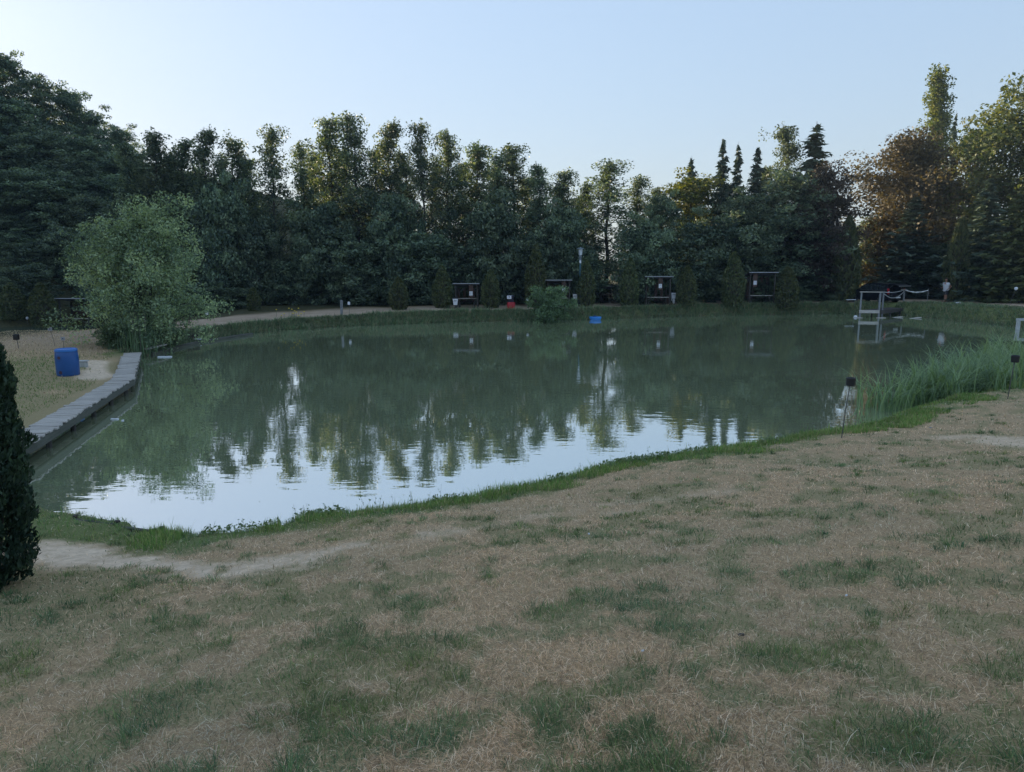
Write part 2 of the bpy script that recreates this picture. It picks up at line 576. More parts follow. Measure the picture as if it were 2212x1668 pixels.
# worn footpath on the far bank
farbank = sstep(28, 36, gy.ravel()) * sstep(0.8, 1.6, gsd - 1.2 * sstep(22, 30, gx.ravel())) * (1 - sstep(6.0, 8.5, gsd + 2.0 * (fbm(gx.ravel(), gy.ravel(), .4, 3) - .5)))
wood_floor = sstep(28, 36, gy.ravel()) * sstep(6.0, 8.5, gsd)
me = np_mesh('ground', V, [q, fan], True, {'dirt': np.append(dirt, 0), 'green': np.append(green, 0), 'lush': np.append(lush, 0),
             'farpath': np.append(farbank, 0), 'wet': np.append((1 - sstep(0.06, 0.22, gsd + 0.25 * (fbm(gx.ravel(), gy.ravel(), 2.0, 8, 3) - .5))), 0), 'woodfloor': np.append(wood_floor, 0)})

m, nt, out = nodes_of('ground')
geo = nt.nodes.new('ShaderNodeNewGeometry')
pos = geo.outputs['Position']
def att(n):
    a = nt.nodes.new('ShaderNodeAttribute'); a.attribute_name = n
    return a.outputs['Fac']
nA = noise(nt, pos, 1.1, 5, 0.6)
nB = noise(nt, pos, 7.0, 8, 0.75)
nC = noise(nt, pos, 60.0, 5, 0.75)
straw = ramp(nt, nC.outputs[0], [(0.25, (0.11, 0.082, 0.048)), (0.50, (0.47, 0.355, 0.21)), (0.8, (0.86, 0.68, 0.44))])
straw2 = mixc(nt, math_n(nt, 'MULTIPLY', nB.outputs[0], 0.9), straw, (0.42, 0.265, 0.145))
grn = ramp(nt, nC.outputs[0], [(0.25, (0.07, 0.10, 0.035)), (0.75, (0.21, 0.25, 0.09))])
gmask = math_n(nt, 'ADD', att('green'), math_n(nt, 'MULTIPLY', math_n(nt, 'SUBTRACT', nB.outputs[0], 0.5), 0.5), True)
c = mixc(nt, math_n(nt, 'MULTIPLY', gmask, math_n(nt, 'ADD', 0.40, math_n(nt, 'MULTIPLY', att('lush'), 0.55))), straw2, grn)
earth = ramp(nt, nB.outputs[0], [(0.3, (0.56, 0.42, 0.29)), (0.7, (0.86, 0.68, 0.49))])
dm = math_n(nt, 'MULTIPLY', att('dirt'), math_n(nt, 'ADD', 0.45, nB.outputs[0]), True)
c = mixc(nt, dm, c, earth)
fp = ramp(nt, nA.outputs[0], [(0.3, (0.32, 0.235, 0.165)), (0.7, (0.47, 0.36, 0.265))])
c = mixc(nt, math_n(nt, 'MULTIPLY', att('farpath'), 0.9), c, fp)
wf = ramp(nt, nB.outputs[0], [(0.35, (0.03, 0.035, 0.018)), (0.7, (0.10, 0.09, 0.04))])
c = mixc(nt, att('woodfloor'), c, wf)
# wet earth at the water's edge
c = mixc(nt, math_n(nt, 'MULTIPLY', att('wet'), math_n(nt, 'ADD', 0.35, nB.outputs[0]), True), c, (0.075, 0.058, 0.04))
sep = nt.nodes.new('ShaderNodeSeparateXYZ'); nt.links.new(pos, sep.inputs[0])
p = nt.nodes.new('ShaderNodeBsdfPrincipled')
nt.links.new(c, p.inputs['Base Color'])
p.inputs['Roughness'].default_value = 0.95
p.inputs['Specular IOR Level'].default_value = 0.15
bp = nt.nodes.new('ShaderNodeBump'); bp.inputs['Strength'].default_value = 0.5; bp.inputs['Distance'].default_value = 0.02
nt.links.new(math_n(nt, 'ADD', nC.outputs[0], nB.outputs[0]), bp.inputs['Height'])
nt.links.new(bp.outputs[0], p.inputs['Normal'])
nt.links.new(p.outputs[0], out.inputs[0])
M['ground'] = m
me.materials.append(m)
g = link(bpy.data.objects.new('ground', me))
tag(g, 'dry brown grassy land with worn paths around the ponds', None, None, 'structure')

# ---------------------------------------------------------------- water
def water_mat(name, body, refl):
    m, nt, out = nodes_of(name)
    geo = nt.nodes.new('ShaderNodeNewGeometry')
    mp = nt.nodes.new('ShaderNodeMapping'); mp.inputs['Scale'].default_value = (0.75, 1.9, 1)
    nt.links.new(geo.outputs['Position'], mp.inputs[0])
    n1 = noise(nt, mp.outputs[0], 2.1, 2, 0.45)
    mp2 = nt.nodes.new('ShaderNodeMapping'); mp2.inputs['Scale'].default_value = (0.16, 0.30, 1)
    nt.links.new(geo.outputs['Position'], mp2.inputs[0])
    n2 = noise(nt, mp2.outputs[0], 1.0, 3, 0.5)
    cal = ramp(nt, n2.outputs[0], [(0.35, (0.25,) * 3), (0.65, (1.0,) * 3)])
    bp = nt.nodes.new('ShaderNodeBump'); bp.inputs['Distance'].default_value = 0.02
    nt.links.new(math_n(nt, 'MULTIPLY', cal, 0.15), bp.inputs['Strength'])
    nt.links.new(n1.outputs[0], bp.inputs['Height'])
    d = nt.nodes.new('ShaderNodeBsdfDiffuse')
    n3 = noise(nt, geo.outputs['Position'], 0.12, 3)
    nt.links.new(ramp(nt, n3.outputs[0], [(0.3, tuple(v * .88 for v in body)), (0.7, tuple(v * 1.12 for v in body))]), d.inputs[0])
    gl = nt.nodes.new('ShaderNodeBsdfGlossy'); gl.inputs['Roughness'].default_value = 0.015
    gl.inputs[0].default_value = (0.95, 0.97, 1, 1)
    nt.links.new(bp.outputs[0], gl.inputs['Normal'])
    fr = nt.nodes.new('ShaderNodeFresnel'); fr.inputs[0].default_value = 1.33
    f = math_n(nt, 'ADD', math_n(nt, 'MULTIPLY', fr.outputs[0], 1.0 - refl), refl, True)
    mx = nt.nodes.new('ShaderNodeMixShader')
    nt.links.new(f, mx.inputs[0]); nt.links.new(d.outputs[0], mx.inputs[1]); nt.links.new(gl.outputs[0], mx.inputs[2])
    nt.links.new(mx.outputs[0], out.inputs[0])
    return m

def water_sheet(name, P, z, mat, grow, label):
    c = P.mean(0)
    n = len(P)
    pts = []
    for i in range(n):
        a, b = P[i - 1], P[(i + 1) % n]
        t = (b - a) / np.linalg.norm(b - a)
        pts.append(P[i] + np.array([t[1], -t[0]]) * grow)
    me = bpy.data.meshes.new(name)
    bm = bmesh.new()
    f = bm.faces.new([bm.verts.new((p[0], p[1], z)) for p in pts])
    if f.normal.z < 0: f.normal_flip()
    bmesh.ops.triangulate(bm, faces=bm.faces)
    bm.to_mesh(me); bm.free()
    me.materials.append(mat)
    o = link(bpy.data.objects.new(name, me))
    return tag(o, label, None, None, 'structure')

M['water'] = water_mat('water', (0.272, 0.312, 0.170), 0.58)
M['water_low'] = water_mat('water_low', (0.06, 0.09, 0.07), 0.2)
def ccw(P):
    a = 0.5 * np.sum(P[:, 0] * np.roll(P[:, 1], -1) - np.roll(P[:, 0], -1) * P[:, 1])
    return P if a > 0 else P[::-1]
water_sheet('water', ccw(P1), 0.0, M['water'], 0.9, 'still green pond water mirroring the trees and sky')
water_sheet('water', ccw(P2), POND2_Z, M['water_low'], 0.5, 'dark strip of a second pond behind the left bank')

# ---------------------------------------------------------------- foliage builders
def unit(v):
    return v / np.maximum(np.linalg.norm(v, axis=-1, keepdims=True), 1e-9)

def leaf_quads(rng, C, size, aspect=0.6, up=0.25, along=None, jit=0.5, fold=0.12, outw=None):
    """one diamond leaf at each centre; along = preferred leaf direction"""
    n = len(C)
    L = size * rng.uniform(1 - jit, 1 + jit, n)[:, None]
    t = unit(rng.normal(size=(n, 3))) if along is None else unit(along + 0.45 * rng.normal(size=(n, 3)))
    nn = rng.normal(size=(n, 3)) * (1.0 if outw is None else 0.55); nn[:, 2] += up * (3 if outw is None else 1.6)
    if outw is not None:
        nn = nn + outw * 1.1
    nn = unit(nn - t * np.sum(nn * t, 1, keepdims=True))
    b = np.cross(nn, t)
    V = np.empty((n, 4, 3))
    V[:, 0] = C - t * L * 0.5
    V[:, 1] = C + b * L * aspect * 0.5 + nn * L * fold - t * L * 0.08
    V[:, 2] = C + t * L * 0.5
    V[:, 3] = C - b * L * aspect * 0.5 + nn * L * fold - t * L * 0.08
    F = np.arange(n * 4).reshape(n, 4)
    return V.reshape(-1, 3), F

def crown_mesh(name, rng, clumps, leaf, per, mat, aspect=0.6, up=0.3, spread=1.0, along=None):
    """clumps: (x,y,z,radius, flatness) rows; leaves gather toward each clump's shell"""
    Cs, T, Al, Ow = [], [], [], []
    for k, (x, y, z, r, fl) in enumerate(clumps):
        n = max(6, int(per * (r / np.median([c[3] for c in clumps[:400]])) ** 1.6 * rng.uniform(.75, 1.25)))
        d = unit(rng.normal(size=(n, 3)))
        rad = r * spread * rng.uniform(0.25, 1.0, n) ** 0.6
        p = d * rad[:, None]
        p[:, 2] *= fl
        Cs.append(p + np.array([x, y, z]))
        Ow.append(d)
        base = rng.uniform(0.08, 0.80)
        T.append(np.clip(base + 0.20 * rng.normal(size=n) , 0, 1))
        if along is not None:
            Al.append(np.tile(along, (n, 1)) + 0.6 * d)
    C = np.concatenate(Cs); T = np.concatenate(T)
    V, F = leaf_quads(rng, C, leaf, aspect, up, None if along is None else np.concatenate(Al), outw=np.concatenate(Ow))
    me = np_mesh(name, V, [F], False, {'tint': np.repeat(T, 4)})
    me.materials.append(mat)
    return me

def broadleaf(seed, H, Rw, cb, prof, nlimb, leaf, per, mat, bark, rise=0.5, clump=0.24, trunk_r=None, sub=3, lean=0.0, droop=0.0, multi=1, fl=0.75, gap=None):
    """trunk with limbs, and a crown of leaf clumps along the outer limbs"""
    rng = np.random.default_rng(seed)
    mb = MB()
    tr = trunk_r or H * 0.011
    clumps = []
    stems = []
    for s in range(multi):
        a0 = rng.uniform(0, 6.28)
        off = 0.0 if multi == 1 else Rw * 0.28
        pts = []
        for i in range(7):
            t = i / 6
            w = H * 0.012 * (1 if multi == 1 else 2)
            pts.append(Vector((math.cos(a0) * off * t ** 0.8 + rng.normal() * w * t + lean * t * H, math.sin(a0) * off * t ** 0.8 + rng.normal() * w * t, -0.3 + (H * 0.97 + 0.3) * t * (1 if s == 0 else rng.uniform(.75, .95)))))
        mb.tube(pts, [tr * (1 - 0.88 * i / 6) * (1.25 if i == 0 else 1) for i in range(7)], 7)
        stems.append(pts)
    ga = rng.uniform(0, 6.28)
    for i in range(nlimb):
        t = cb + (0.97 - cb) * ((i + rng.uniform(0, 1)) / nlimb)
        if gap and gap[0] < t < gap[1] and rng.random() < gap[2]:
            continue
        pts = stems[i % multi]
        f = min(t, 0.999) * 6
        k = int(f)
        p0 = pts[k].lerp(pts[min(k + 1, 6)], f - k)
        ga += 2.399963 + rng.normal() * 0.3
        tt = (t - cb) / (1 - cb)
        L = Rw * prof(tt) * rng.uniform(0.45, 1.25)
        el = rise * (0.4 + 0.9 * tt) + rng.normal() * 0.12
        d = Vector((math.cos(ga) * math.cos(el), math.sin(ga) * math.cos(el), math.sin(el)))
        path = [p0]
        for j in range(1, 4):
            q_ = p0 + d * L * j / 3 + Vector((rng.normal(), rng.normal(), rng.normal() + 0.4)) * L * 0.05 * j
            q_.z -= droop * L * (j / 3) ** 2
            path.append(q_)
        r0 = max(0.02, tr * 0.42 * (1 - 0.75 * t))
        mb.tube(path, [r0, r0 * .7, r0 * .45, r0 * .2], 5, False)
        for j in range(sub):
            u = rng.uniform(0.35, 1.05)
            f2 = min(u, 0.999) * 3; k2 = int(f2)
            c = path[k2].lerp(path[min(k2 + 1, 3)], f2 - k2)
            r = clump * Rw * rng.uniform(0.5, 1.5) * (0.75 + 0.5 * prof(tt))
            sidev = rng.normal(size=3) * r * 0.7
            cc = Vector((c.x + sidev[0], c.y + sidev[1], c.z + sidev[2] * 0.6))
            clumps.append((cc.x, cc.y, cc.z, r, fl))
            mb.tube([c, c.lerp(cc, 0.9)], [r0 * .3, r0 * .1], 4, False)
    for pts in stems:
        e = pts[-1]
        for j in range(4):
            clumps.append((e.x + rng.normal() * Rw * .06 * j, e.y + rng.normal() * Rw * .06 * j, e.z + H * .01 - H * 0.022 * j, Rw * (0.05 + 0.035 * j), 1.5))
    trunk = mb.mesh('trunk', True)
    trunk.materials.append(bark)
    crown = crown_mesh('crown', rng, clumps, leaf, per, mat, up=0.3)
    return {'trunk': trunk, 'crown': crown, 'H': H, 'W': 2 * Rw}

def spruce(seed, H, Rw, mat, bark, dens=1.0, bare=0.04):
    rng = np.random.default_rng(seed)
    mb = MB()
    mb.tube([(0, 0, -0.3), (0.02 * H * .1, 0, H * .5), (0, 0, H)], [H * .012, H * .007, 0.012], 6)
    Cs, Ts, Al = [], [], []
    z = H * bare
    while z < H * 0.985:
        t = z / H
        L = Rw * (1 - t) ** 0.85 * rng.uniform(0.85, 1.1)
        nb = int(6 + 2 * (1 - t))
        a0 = rng.uniform(0, 6.28)
        for k in range(nb):
            a = a0 + 6.283 * k / nb + rng.normal() * .15
            l = L * rng.uniform(.5, 1.22)
            el = -0.32 * (1 - t) + 0.45 * t
            d = np.array([math.cos(a), math.sin(a), 0.0])
            n = max(5, int(34 * dens * (l / Rw) + 5))
            u = rng.uniform(0.08, 1, n)
            P = d[None] * (u * l)[:, None]
            P[:, 2] = z + rng.normal() * .012 * H + math.tan(el) * u * l * (1 - 0.35 * u) + 0.10 * l * u ** 3
            side = np.array([-d[1], d[0], 0])
            wdt = 0.30 * l * (1 - u) ** 0.6 + 0.06
            s = rng.uniform(-1, 1, n)
            P += side[None] * (s * wdt)[:, None]
            P[:, 2] -= np.abs(rng.normal(size=n)) * 0.10 * l + 0.02
            al = d[None] * 0.7 + side[None] * s[:, None] * 0.8
            al[:, 2] -= 0.35
            Cs.append(P); Al.append(al)
            Ts.append(np.clip(rng.uniform(.2, .65) + 0.25 * (u - .5) + rng.normal(size=n) * .12, 0, 1))
            if k % 2 == 0:
                mb.tube([(0, 0, z), tuple(d * l * .9 + np.array([0, 0, z + math.tan(el) * l * .8]))], [0.018 + .02 * (1 - t), .006], 4, False)
        z += H * (0.020 + 0.008 * t) * rng.uniform(.6, 1.4)
    C = np.concatenate(Cs)
    V, F = leaf_quads(rng, C, Rw * 0.20, 0.34, 0.3, np.concatenate(Al), 0.4, 0.05)
    me = np_mesh('crown', V, [F], False, {'tint': np.repeat(np.concatenate(Ts), 4)})
    me.materials.append(mat)
    tr = mb.mesh('trunk', True); tr.materials.append(bark)
    return {'trunk': tr, 'crown': me, 'H': H, 'W': 2 * Rw}

def thuja(seed, H, Rw, mat, bark, n, leaf, prof=None, rough=0.14):
    """dense column of upright sprays"""
    rng = np.random.default_rng(seed)
    prof = prof or (lambda t: np.minimum(1, 0.80 + 1.0 * t) * np.clip((1 - t) / 0.50, 0, 1) ** 0.60)
    t = rng.uniform(0.0, 1.0, n) ** 0.9
    a = rng.uniform(0, 2 * math.pi, n)
    lob = 1 + rough * (np.array(vnoise(a * 2.2, t * 9, seed)) - 0.5) * 2 + rough * (np.array(vnoise(a * 6, t * 24, seed + 3)) - 0.5) * 1.4
    r = Rw * prof(t) * lob * rng.uniform(0.45, 1.0, n) ** 0.32
    C = np.stack([r * np.cos(a), r * np.sin(a), 0.02 * H + t * H * 0.97], 1)
    al = np.stack([0.35 * np.cos(a), 0.35 * np.sin(a), np.ones(n)], 1)
    T = np.clip(vnoise(a * 4, t * 20, seed + 7) * .8 + 0.18 * rng.normal(size=n), 0, 1)
    V, F = leaf_quads(rng, C, leaf, 0.42, 0.0, al, 0.4, 0.04)
    me = np_mesh('crown', V, [F], False, {'tint': np.repeat(T, 4)})
    me.materials.append(mat)
    mb = MB(); mb.tube([(0, 0, -0.2), (0, 0, H * .5), (0, 0, H * .9)], [H * .018, H * .012, .01], 6)
    # inner wood: the crown is solid with twigs
    pr = [(max(0.01, Rw * 0.55 * float(prof(np.array(k / 10)))), 0.05 * H + k / 10 * H * 0.9) for k in range(11)]
    mb.lathe(pr, 10)
    tr = mb.mesh('trunk', True); tr.materials.append(bark)
    return {'trunk': tr, 'crown': me, 'H': H, 'W': 2 * Rw}

def recolour(sp, mat):
    c = sp['crown'].copy(); c.materials.clear(); c.materials.append(mat)
    return {**sp, 'crown': c}

def plant(sp, name, loc, h, w, label, cat, group, rz=0.0):
    e = empty(name, loc, rz)
    s = w / sp['W']
    for part in ('trunk', 'crown'):
        o = bpy.data.objects.new(part, sp[part])
        o.scale = (s, s, h / sp['H'])
        link(o, e)
    return tag(e, label, cat, group)

def plant_px(sp, name, px, d, top, wpx, label, cat, group, rz=None, sink=0.0):
    """px: photo column, d: metres away, top: photo row of the tip, wpx: crown width in photo points"""
    x, y, z = on_far(px, d)
    h = z_at(top, d) - z
    return plant(sp, name, (x, y, z - sink), h + sink, wpx * d / FPX, label, cat, group, rz if rz is not None else (px * 0.37 + d) % 6.28)

ORD = ['first', 'second', 'third', 'fourth', 'fifth', 'sixth', 'seventh', 'eighth', 'ninth', 'tenth', 'eleventh', 'twelfth', 'thirteenth',
       'fourteenth', 'fifteenth', 'sixteenth', 'seventeenth', 'eighteenth', 'nineteenth', 'twentieth', 'twenty-first', 'twenty-second', 'twenty-third', 'twenty-fourth']

# species
oval = lambda t: max(0.12, math.sin(math.pi * min(1, 0.12 + 0.88 * t) ** 0.85)) if t < 1 else 0.12
cone = lambda t: max(0.10, (1 - t) ** 0.75 * min(1, 0.5 + 3 * t))
dome = lambda t: max(0.15, math.sqrt(max(0, 1 - (t * 0.97) ** 2.2)) * min(1, 0.65 + 1.5 * t))
slim = lambda t: max(0.07, (1 - t) ** 0.8 * min(1, 0.6 + 1.4 * t))
SP = {}
SP['alder'] = [broadleaf(11 + k, 17, 3.4, 0.20, slim, 84, 0.20, 38, M['leaf_alder'], M['bark'], 0.85, 0.16, sub=3, gap=(0.30, 0.60, 0.35), fl=.95) for k in range(3)]
full = lambda t: max(0.05, (1 - t) ** 0.9 * min(1.25, 0.80 + 1.2 * t))
SP['tall'] = [broadleaf(131 + k, 17, 3.4, 0.06, full, 150, 0.20, 36, M['leaf_alder'], M['bark'], 0.6, 0.15, sub=3, fl=.9, gap=(0.25, 0.80, 0.22)) for k in range(3)]
SP['broad'] = [broadleaf(31 + k, 15, 4.6, 0.10, dome, 80, 0.27, 62, M['leaf_dark'], M['bark'], 0.55, 0.155, sub=4, fl=.6) for k in range(3)]
SP['under'] = [broadleaf(51 + k, 7, 3.0, 0.03, dome, 70, 0.21, 62, M['leaf_dark'], M['bark'], 0.55, 0.17, sub=4, multi=2, fl=.6) for k in range(2)]
SP['spruce'] = [spruce(71 + k, 15, 2.6, M['leaf_spruce'], M['bark']) for k in range(2)]
SP['thuja'] = [thuja(81 + k, 4.0, 0.75, M['leaf_thuja'], M['bark'], 5200, 0.17) for k in range(2)]
SP['poplar'] = [broadleaf(94, 24, 2.6, 0.04, lambda t: max(.03, (1 - t) ** 1.05 * min(1.2, .7 + 1.2 * t)), 190, 0.26, 50, M['leaf_lime'], M['bark'], 1.15, 0.20, sub=3, fl=1.6)]
SP['copper'] = [broadleaf(95, 13, 4.8, 0.05, lambda t: max(.15, math.sqrt(max(0, 1 - t ** 2.0)) * min(1, .75 + .8 * t)), 125, 0.22, 72, M['leaf_copper'], M['bark'], 0.45, 0.17, sub=4)]
SP['lime'] = [recolour(SP['broad'][1], M['leaf_lime'])]
SP['chestnut'] = [broadleaf(99, 16, 4.8, 0.06, dome, 78, 0.27, 80, M['leaf_chestnut'], M['bark'], 0.4, 0.17, sub=4, droop=0.15)]
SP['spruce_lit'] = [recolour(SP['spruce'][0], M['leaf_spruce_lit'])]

# ---------------------------------------------------------------- trees: tall slender row behind the far bank
row = [(300, 300, 90), (355, 262, 95), (412, 285, 85), (462, 262, 95), (527, 288, 90), (600, 268, 100), (660, 290, 70), (722, 232, 95), (778, 228, 100), (848, 248, 90), (918, 254, 95),
       (968, 280, 80), (1030, 292, 95), (1075, 320, 75), (1112, 298, 100), (1165, 345, 85), (1215, 362, 90)]
for i, (px, top, w) in enumerate(row):
    plant_px(SP['alder' if i in (5, 6, 10, 13) else 'tall'][i % 3], 'tall_tree', px, 59.6 + (i * 37 % 5) * 0.6, top + (i * 31 % 17 - 8), w * (1.55 + .5 * (i * 7 % 5) / 4),
             f'tall slender dark tree, {ORD[i]} from the left in the back row across the pond', 'tree', 'tall slender trees across the pond')
# second line behind it
for i, (px, top, w) in enumerate([(328, 330, 100), (385, 322, 100), (495, 322, 100), (545, 330, 90), (690, 315, 100), (752, 305, 110), (815, 310, 100), (882, 315, 110), (945, 330, 100), (1000, 340, 110), (1070, 350, 100), (1140, 370, 110), (1200, 395, 110), (1250, 415, 110)]):
    plant_px(SP['tall' if i % 2 else 'alder'][(i + 1) % 3], 'tall_tree', px, 65 + i % 3, top, w * 1.35, f'thin dark tree glimpsed between the tall back row, {ORD[i]} from the left', 'tree', 'trees behind the tall row')
# leafy lower layer in front of the row
under = [(500, 400, 120), (565, 470, 110), (632, 560, 90), (700, 440, 130), (775, 520, 130), (850, 425, 120), (925, 500, 140), (1000, 540, 120), (1075, 430, 130), (1145, 510, 130), (1215, 450, 120), (1262, 545, 100), (1372, 480, 120)]
for i, (px, top, w) in enumerate(under):
    plant_px(SP['under'][i % 2], 'leafy_tree', px, 57.2 + (i * 29 % 4) * 0.4, top, w * 1.15,
             f'low dense dark leafy tree, {ORD[i]} from the left in the front layer across the pond', 'tree', 'low leafy trees across the pond')
for i, px in enumerate(range(380, 1800, 70)):
    plant_px(SP['under'][(i + 1) % 2], 'understory_shrub', px + (i * 53 % 31) - 15, 58.6 + (i % 3) * 1.2, 585 + (i * 41 % 30), 95, f'dark shrub in the shade under the far trees, {ORD[i]} from the left', 'shrub', 'shrubs under the far trees')

# middle group, left of the gap
one = [('alder', 2, 1308, 61, 338, 190, 'tall_tree', 'tall dark tree with a ragged rounded top just right of the lamp post'),
       ('alder', 2, 1372, 63, 372, 130, 'tall_tree', 'thin sparse tree right of the ragged tree by the lamp post'),
       ('broad', 1, 1425, 61, 425, 110, 'leafy_tree', 'mid-green leafy tree left of the sunlit yellow-green tree'),
       ('spruce', 0, 1484, 68, 336, 95, 'spruce_tree', 'spruce tip rising behind the sunlit yellow-green tree'),
       ('lime', 0, 1490, 66, 385, 200, 'leafy_tree', 'yellow-green tree top catching the sun above the third shelter'),
       ('under', 0, 1500, 60.5, 470, 170, 'leafy_tree', 'dark leafy tree in front of the sunlit yellow-green tree'),
       ('spruce', 1, 1549, 64, 300, 100, 'spruce_tree', 'left one of the pointed dark spruces near the fourth shelter'),
       ('spruce', 0, 1581, 65, 306, 90, 'spruce_tree', 'middle one of the pointed dark spruces near the fourth shelter'),
       ('spruce', 1, 1622, 64, 318, 120, 'spruce_tree', 'right one of the pointed dark spruces near the fourth shelter'),
       ('tall', 0, 1680, 65, 258, 150, 'tall_tree', 'tallest tree of the clump behind the fourth shelter'),
       ('spruce', 0, 1742, 64, 262, 200, 'spruce_tree', 'tall dark pointed conifer at the right of the clump'),
       ('broad', 0, 1690, 62, 390, 210, 'leafy_tree', 'dark leafy tree above the fourth shelter'),
       ('broad', 2, 1600, 61.5, 430, 150, 'leafy_tree', 'dark leafy tree below the three pointed spruces'),
       ('tall', 1, 1560, 66, 385, 120, 'tall_tree', 'dark leafy tree between the sunlit tree and the three pointed spruces'),
       ('tall', 2, 1640, 66, 350, 120, 'tall_tree', 'dark leafy tree right behind the three pointed spruces'),
       ('tall', 0, 1262, 64, 385, 110, 'tall_tree', 'leafy tree directly behind the lamp post'),
       ('tall', 2, 1412, 66, 400, 110, 'tall_tree', 'leafy tree left of the sunlit yellow-green tree, behind it'),
       ('copper_dark', 0, 1775, 61, 375, 150, 'leafy_tree', 'dark purplish tree at the right end of the clump by the big thuja'),
       ('copper', 0, 1948, 69, 300, 265, 'copper_beech', 'reddish-brown copper beech lit from the left behind the car'),
       ('spruce', 1, 1962, 64, 425, 190, 'spruce_tree', 'dark spruce standing in front of the copper beech'),
       ('poplar', 0, 1986, 96, 128, 104, 'poplar_tree', 'tall narrow sunlit poplar rising above all other trees'),
       ('spruce', 0, 2031, 90, 238, 60, 'spruce_tree', 'small dark tree top beside the tall poplar'),
       ('lime', 0, 2078, 74, 280, 130, 'leafy_tree', 'yellow-green sunlit tree between the poplar and the big right-hand tree'),
       ('chestnut', 0, 2180, 64, 188, 280, 'leafy_tree', 'big sunlit tree with brownish leaves at the right edge'),
       ('chestnut', 0, 2340, 60, 210, 300, 'leafy_tree', 'big leafy tree cut by the right edge of the picture'),
       ('spruce', 1, 2118, 58, 385, 170, 'spruce_tree', 'dark spruce right of the slim thuja behind the angler'),
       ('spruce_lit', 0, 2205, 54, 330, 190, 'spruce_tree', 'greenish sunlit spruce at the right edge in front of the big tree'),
       ('spruce', 0, 2165, 56, 470, 130, 'spruce_tree', 'lower dark spruce at the foot of the right-hand trees'),
       ('spruce', 1, 2300, 54, 420, 180, 'spruce_tree', 'dark spruce just outside the right edge'),
       ('under', 1, 2040, 64, 520, 140, 'leafy_tree', 'dark leafy growth behind the angler'),
       ('under', 0, 1885, 70, 470, 120, 'leafy_tree', 'sunlit growth glimpsed behind the car')]
SP['copper_dark'] = [recolour(SP['broad'][0], foliage('leaf_purple', (0.022, 0.018, 0.018), (0.065, 0.045, 0.038), 0.25))]
for (sp, k, px, d, top, w, name, label) in one:
    s = SP[sp]
    plant_px(s[k % len(s)], name, px, d, top, w * 1.08, label, 'tree', 'trees around the far end of the pond')
# behind the clump: closes the view to the meadow
for i, (px, top) in enumerate([(1400, 500), (1560, 470), (1650, 460), (1745, 470)]):
    plant_px(SP['broad'][i % 3], 'leafy_tree', px, 68 + i % 2, top, 150, f'dark tree deep in the clump right of the lamp post, {ORD[i]} from the left', 'tree', 'trees deep in the far clump')

# wood on the left hillside
rngw = random.Random(5)
def wood_top(px):
    pts = [(-700, 40), (-300, 60), (0, 118), (60, 135), (140, 205), (200, 250), (260, 295), (330, 310), (420, 318), (560, 340)]
    for a, b in zip(pts, pts[1:]):
        if a[0] <= px <= b[0]:
            return a[1] + (b[1] - a[1]) * (px - a[0]) / (b[0] - a[0])
    return 340
tiers = {}
def wood_tree(px, d, top, w, label):
    if px < -45:
        label = 'unseen dark tree added to the left wood beyond the left edge to block the sun'
    else:
        tiers[label] = tiers.get(label, 0) + 1
        label = label.replace('#', ORD[tiers[label] - 1])
    k = rngw.randrange(3)
    plant_px(SP['broad'][k], 'wood_tree', px, d, top, w, label, 'tree', 'trees of the wood on the left')
LW = 'dark broadleaf tree in the dense wood on the left hillside'
for px, top, w in [(-20, 92, 150), (52, 118, 150), (118, 172, 140), (182, 196, 130), (232, 246, 120), (285, 282, 110)]:
    wood_tree(px, 80, top, w, 'dark tree on the skyline of the left wood, # from the left')
px = -1250
while px < -60:
    wood_tree(px, 82, wood_top(max(px, -700)), 190, LW); px += 95
for d, z_, x0 in ((60, 25, -1500), (68, 28, -1500)):  # unseen rows added to the wood, to keep the low sun off the foreground
    px = x0
    while px < -190:
        x, y, z = on_far(px, d)
        plant(SP['broad'][rngw.randrange(3)], 'wood_tree', (x, y, z), z_ - z + rngw.uniform(-1, 2), 8.5, 'unseen dark tree added to the left wood beyond the left edge to block the sun', 'tree', 'trees of the wood on the left', px)
        px += 110
for tier, (d, frac, step, w, x1) in enumerate(((74, 0.30, 78, 170, 470), (69, 0.55, 74, 160, 520), (64, 0.78, 70, 150, 480))):
    px = -420 + d
    while px < x1:
        t = wood_top(px)
        wood_tree(px + rngw.uniform(-14, 14), d + rngw.uniform(-1.5, 1.5), t + (600 - t) * frac * 0.62 + rngw.uniform(-22, 22), w * rngw.uniform(.9, 1.15), f'dark broadleaf tree in the {["upper", "middle", "lower"][tier]} tier of the left wood, # from the left')
        px += step
px = -300
ns = 0
while px < 500:
    if 85 < px < 215:
        px += 52
        continue
    ns += px > -40
    plant_px(SP['under'][rngw.randrange(2)], 'understory_shrub', px, 54.5 + rngw.uniform(0, 1.2), 590 + rngw.uniform(-30, 30), 115, f'dark shrub at the foot of the left wood, {ORD[max(ns, 1) - 1]} from the left' if px > -40 else 'dark shrub of the left wood beyond the left edge', 'shrub', 'shrubs at the foot of the left wood')
    px += 52

for i, (px, top, d) in enumerate([(-85, 500, 60), (-30, 470, 61), (30, 500, 60), (85, 520, 59.5), (140, 490, 61), (195, 520, 60), (250, 500, 61)]):
    plant_px(SP['under'][i % 2], 'leafy_tree', px, d, top, 120, f'low leafy tree in front of the left wood, {ORD[i]} from the left edge', 'tree', 'trees of the wood on the left')

for i, px in enumerate((470, 530, 720, 780)):
    plant_px(SP['broad'][i % 3], 'wood_tree', px, 80, 425 + (i * 37 % 30), 130, f'dark tree on the slope behind the tall row, {ORD[i]} from the left', 'tree', 'trees behind the tall row')

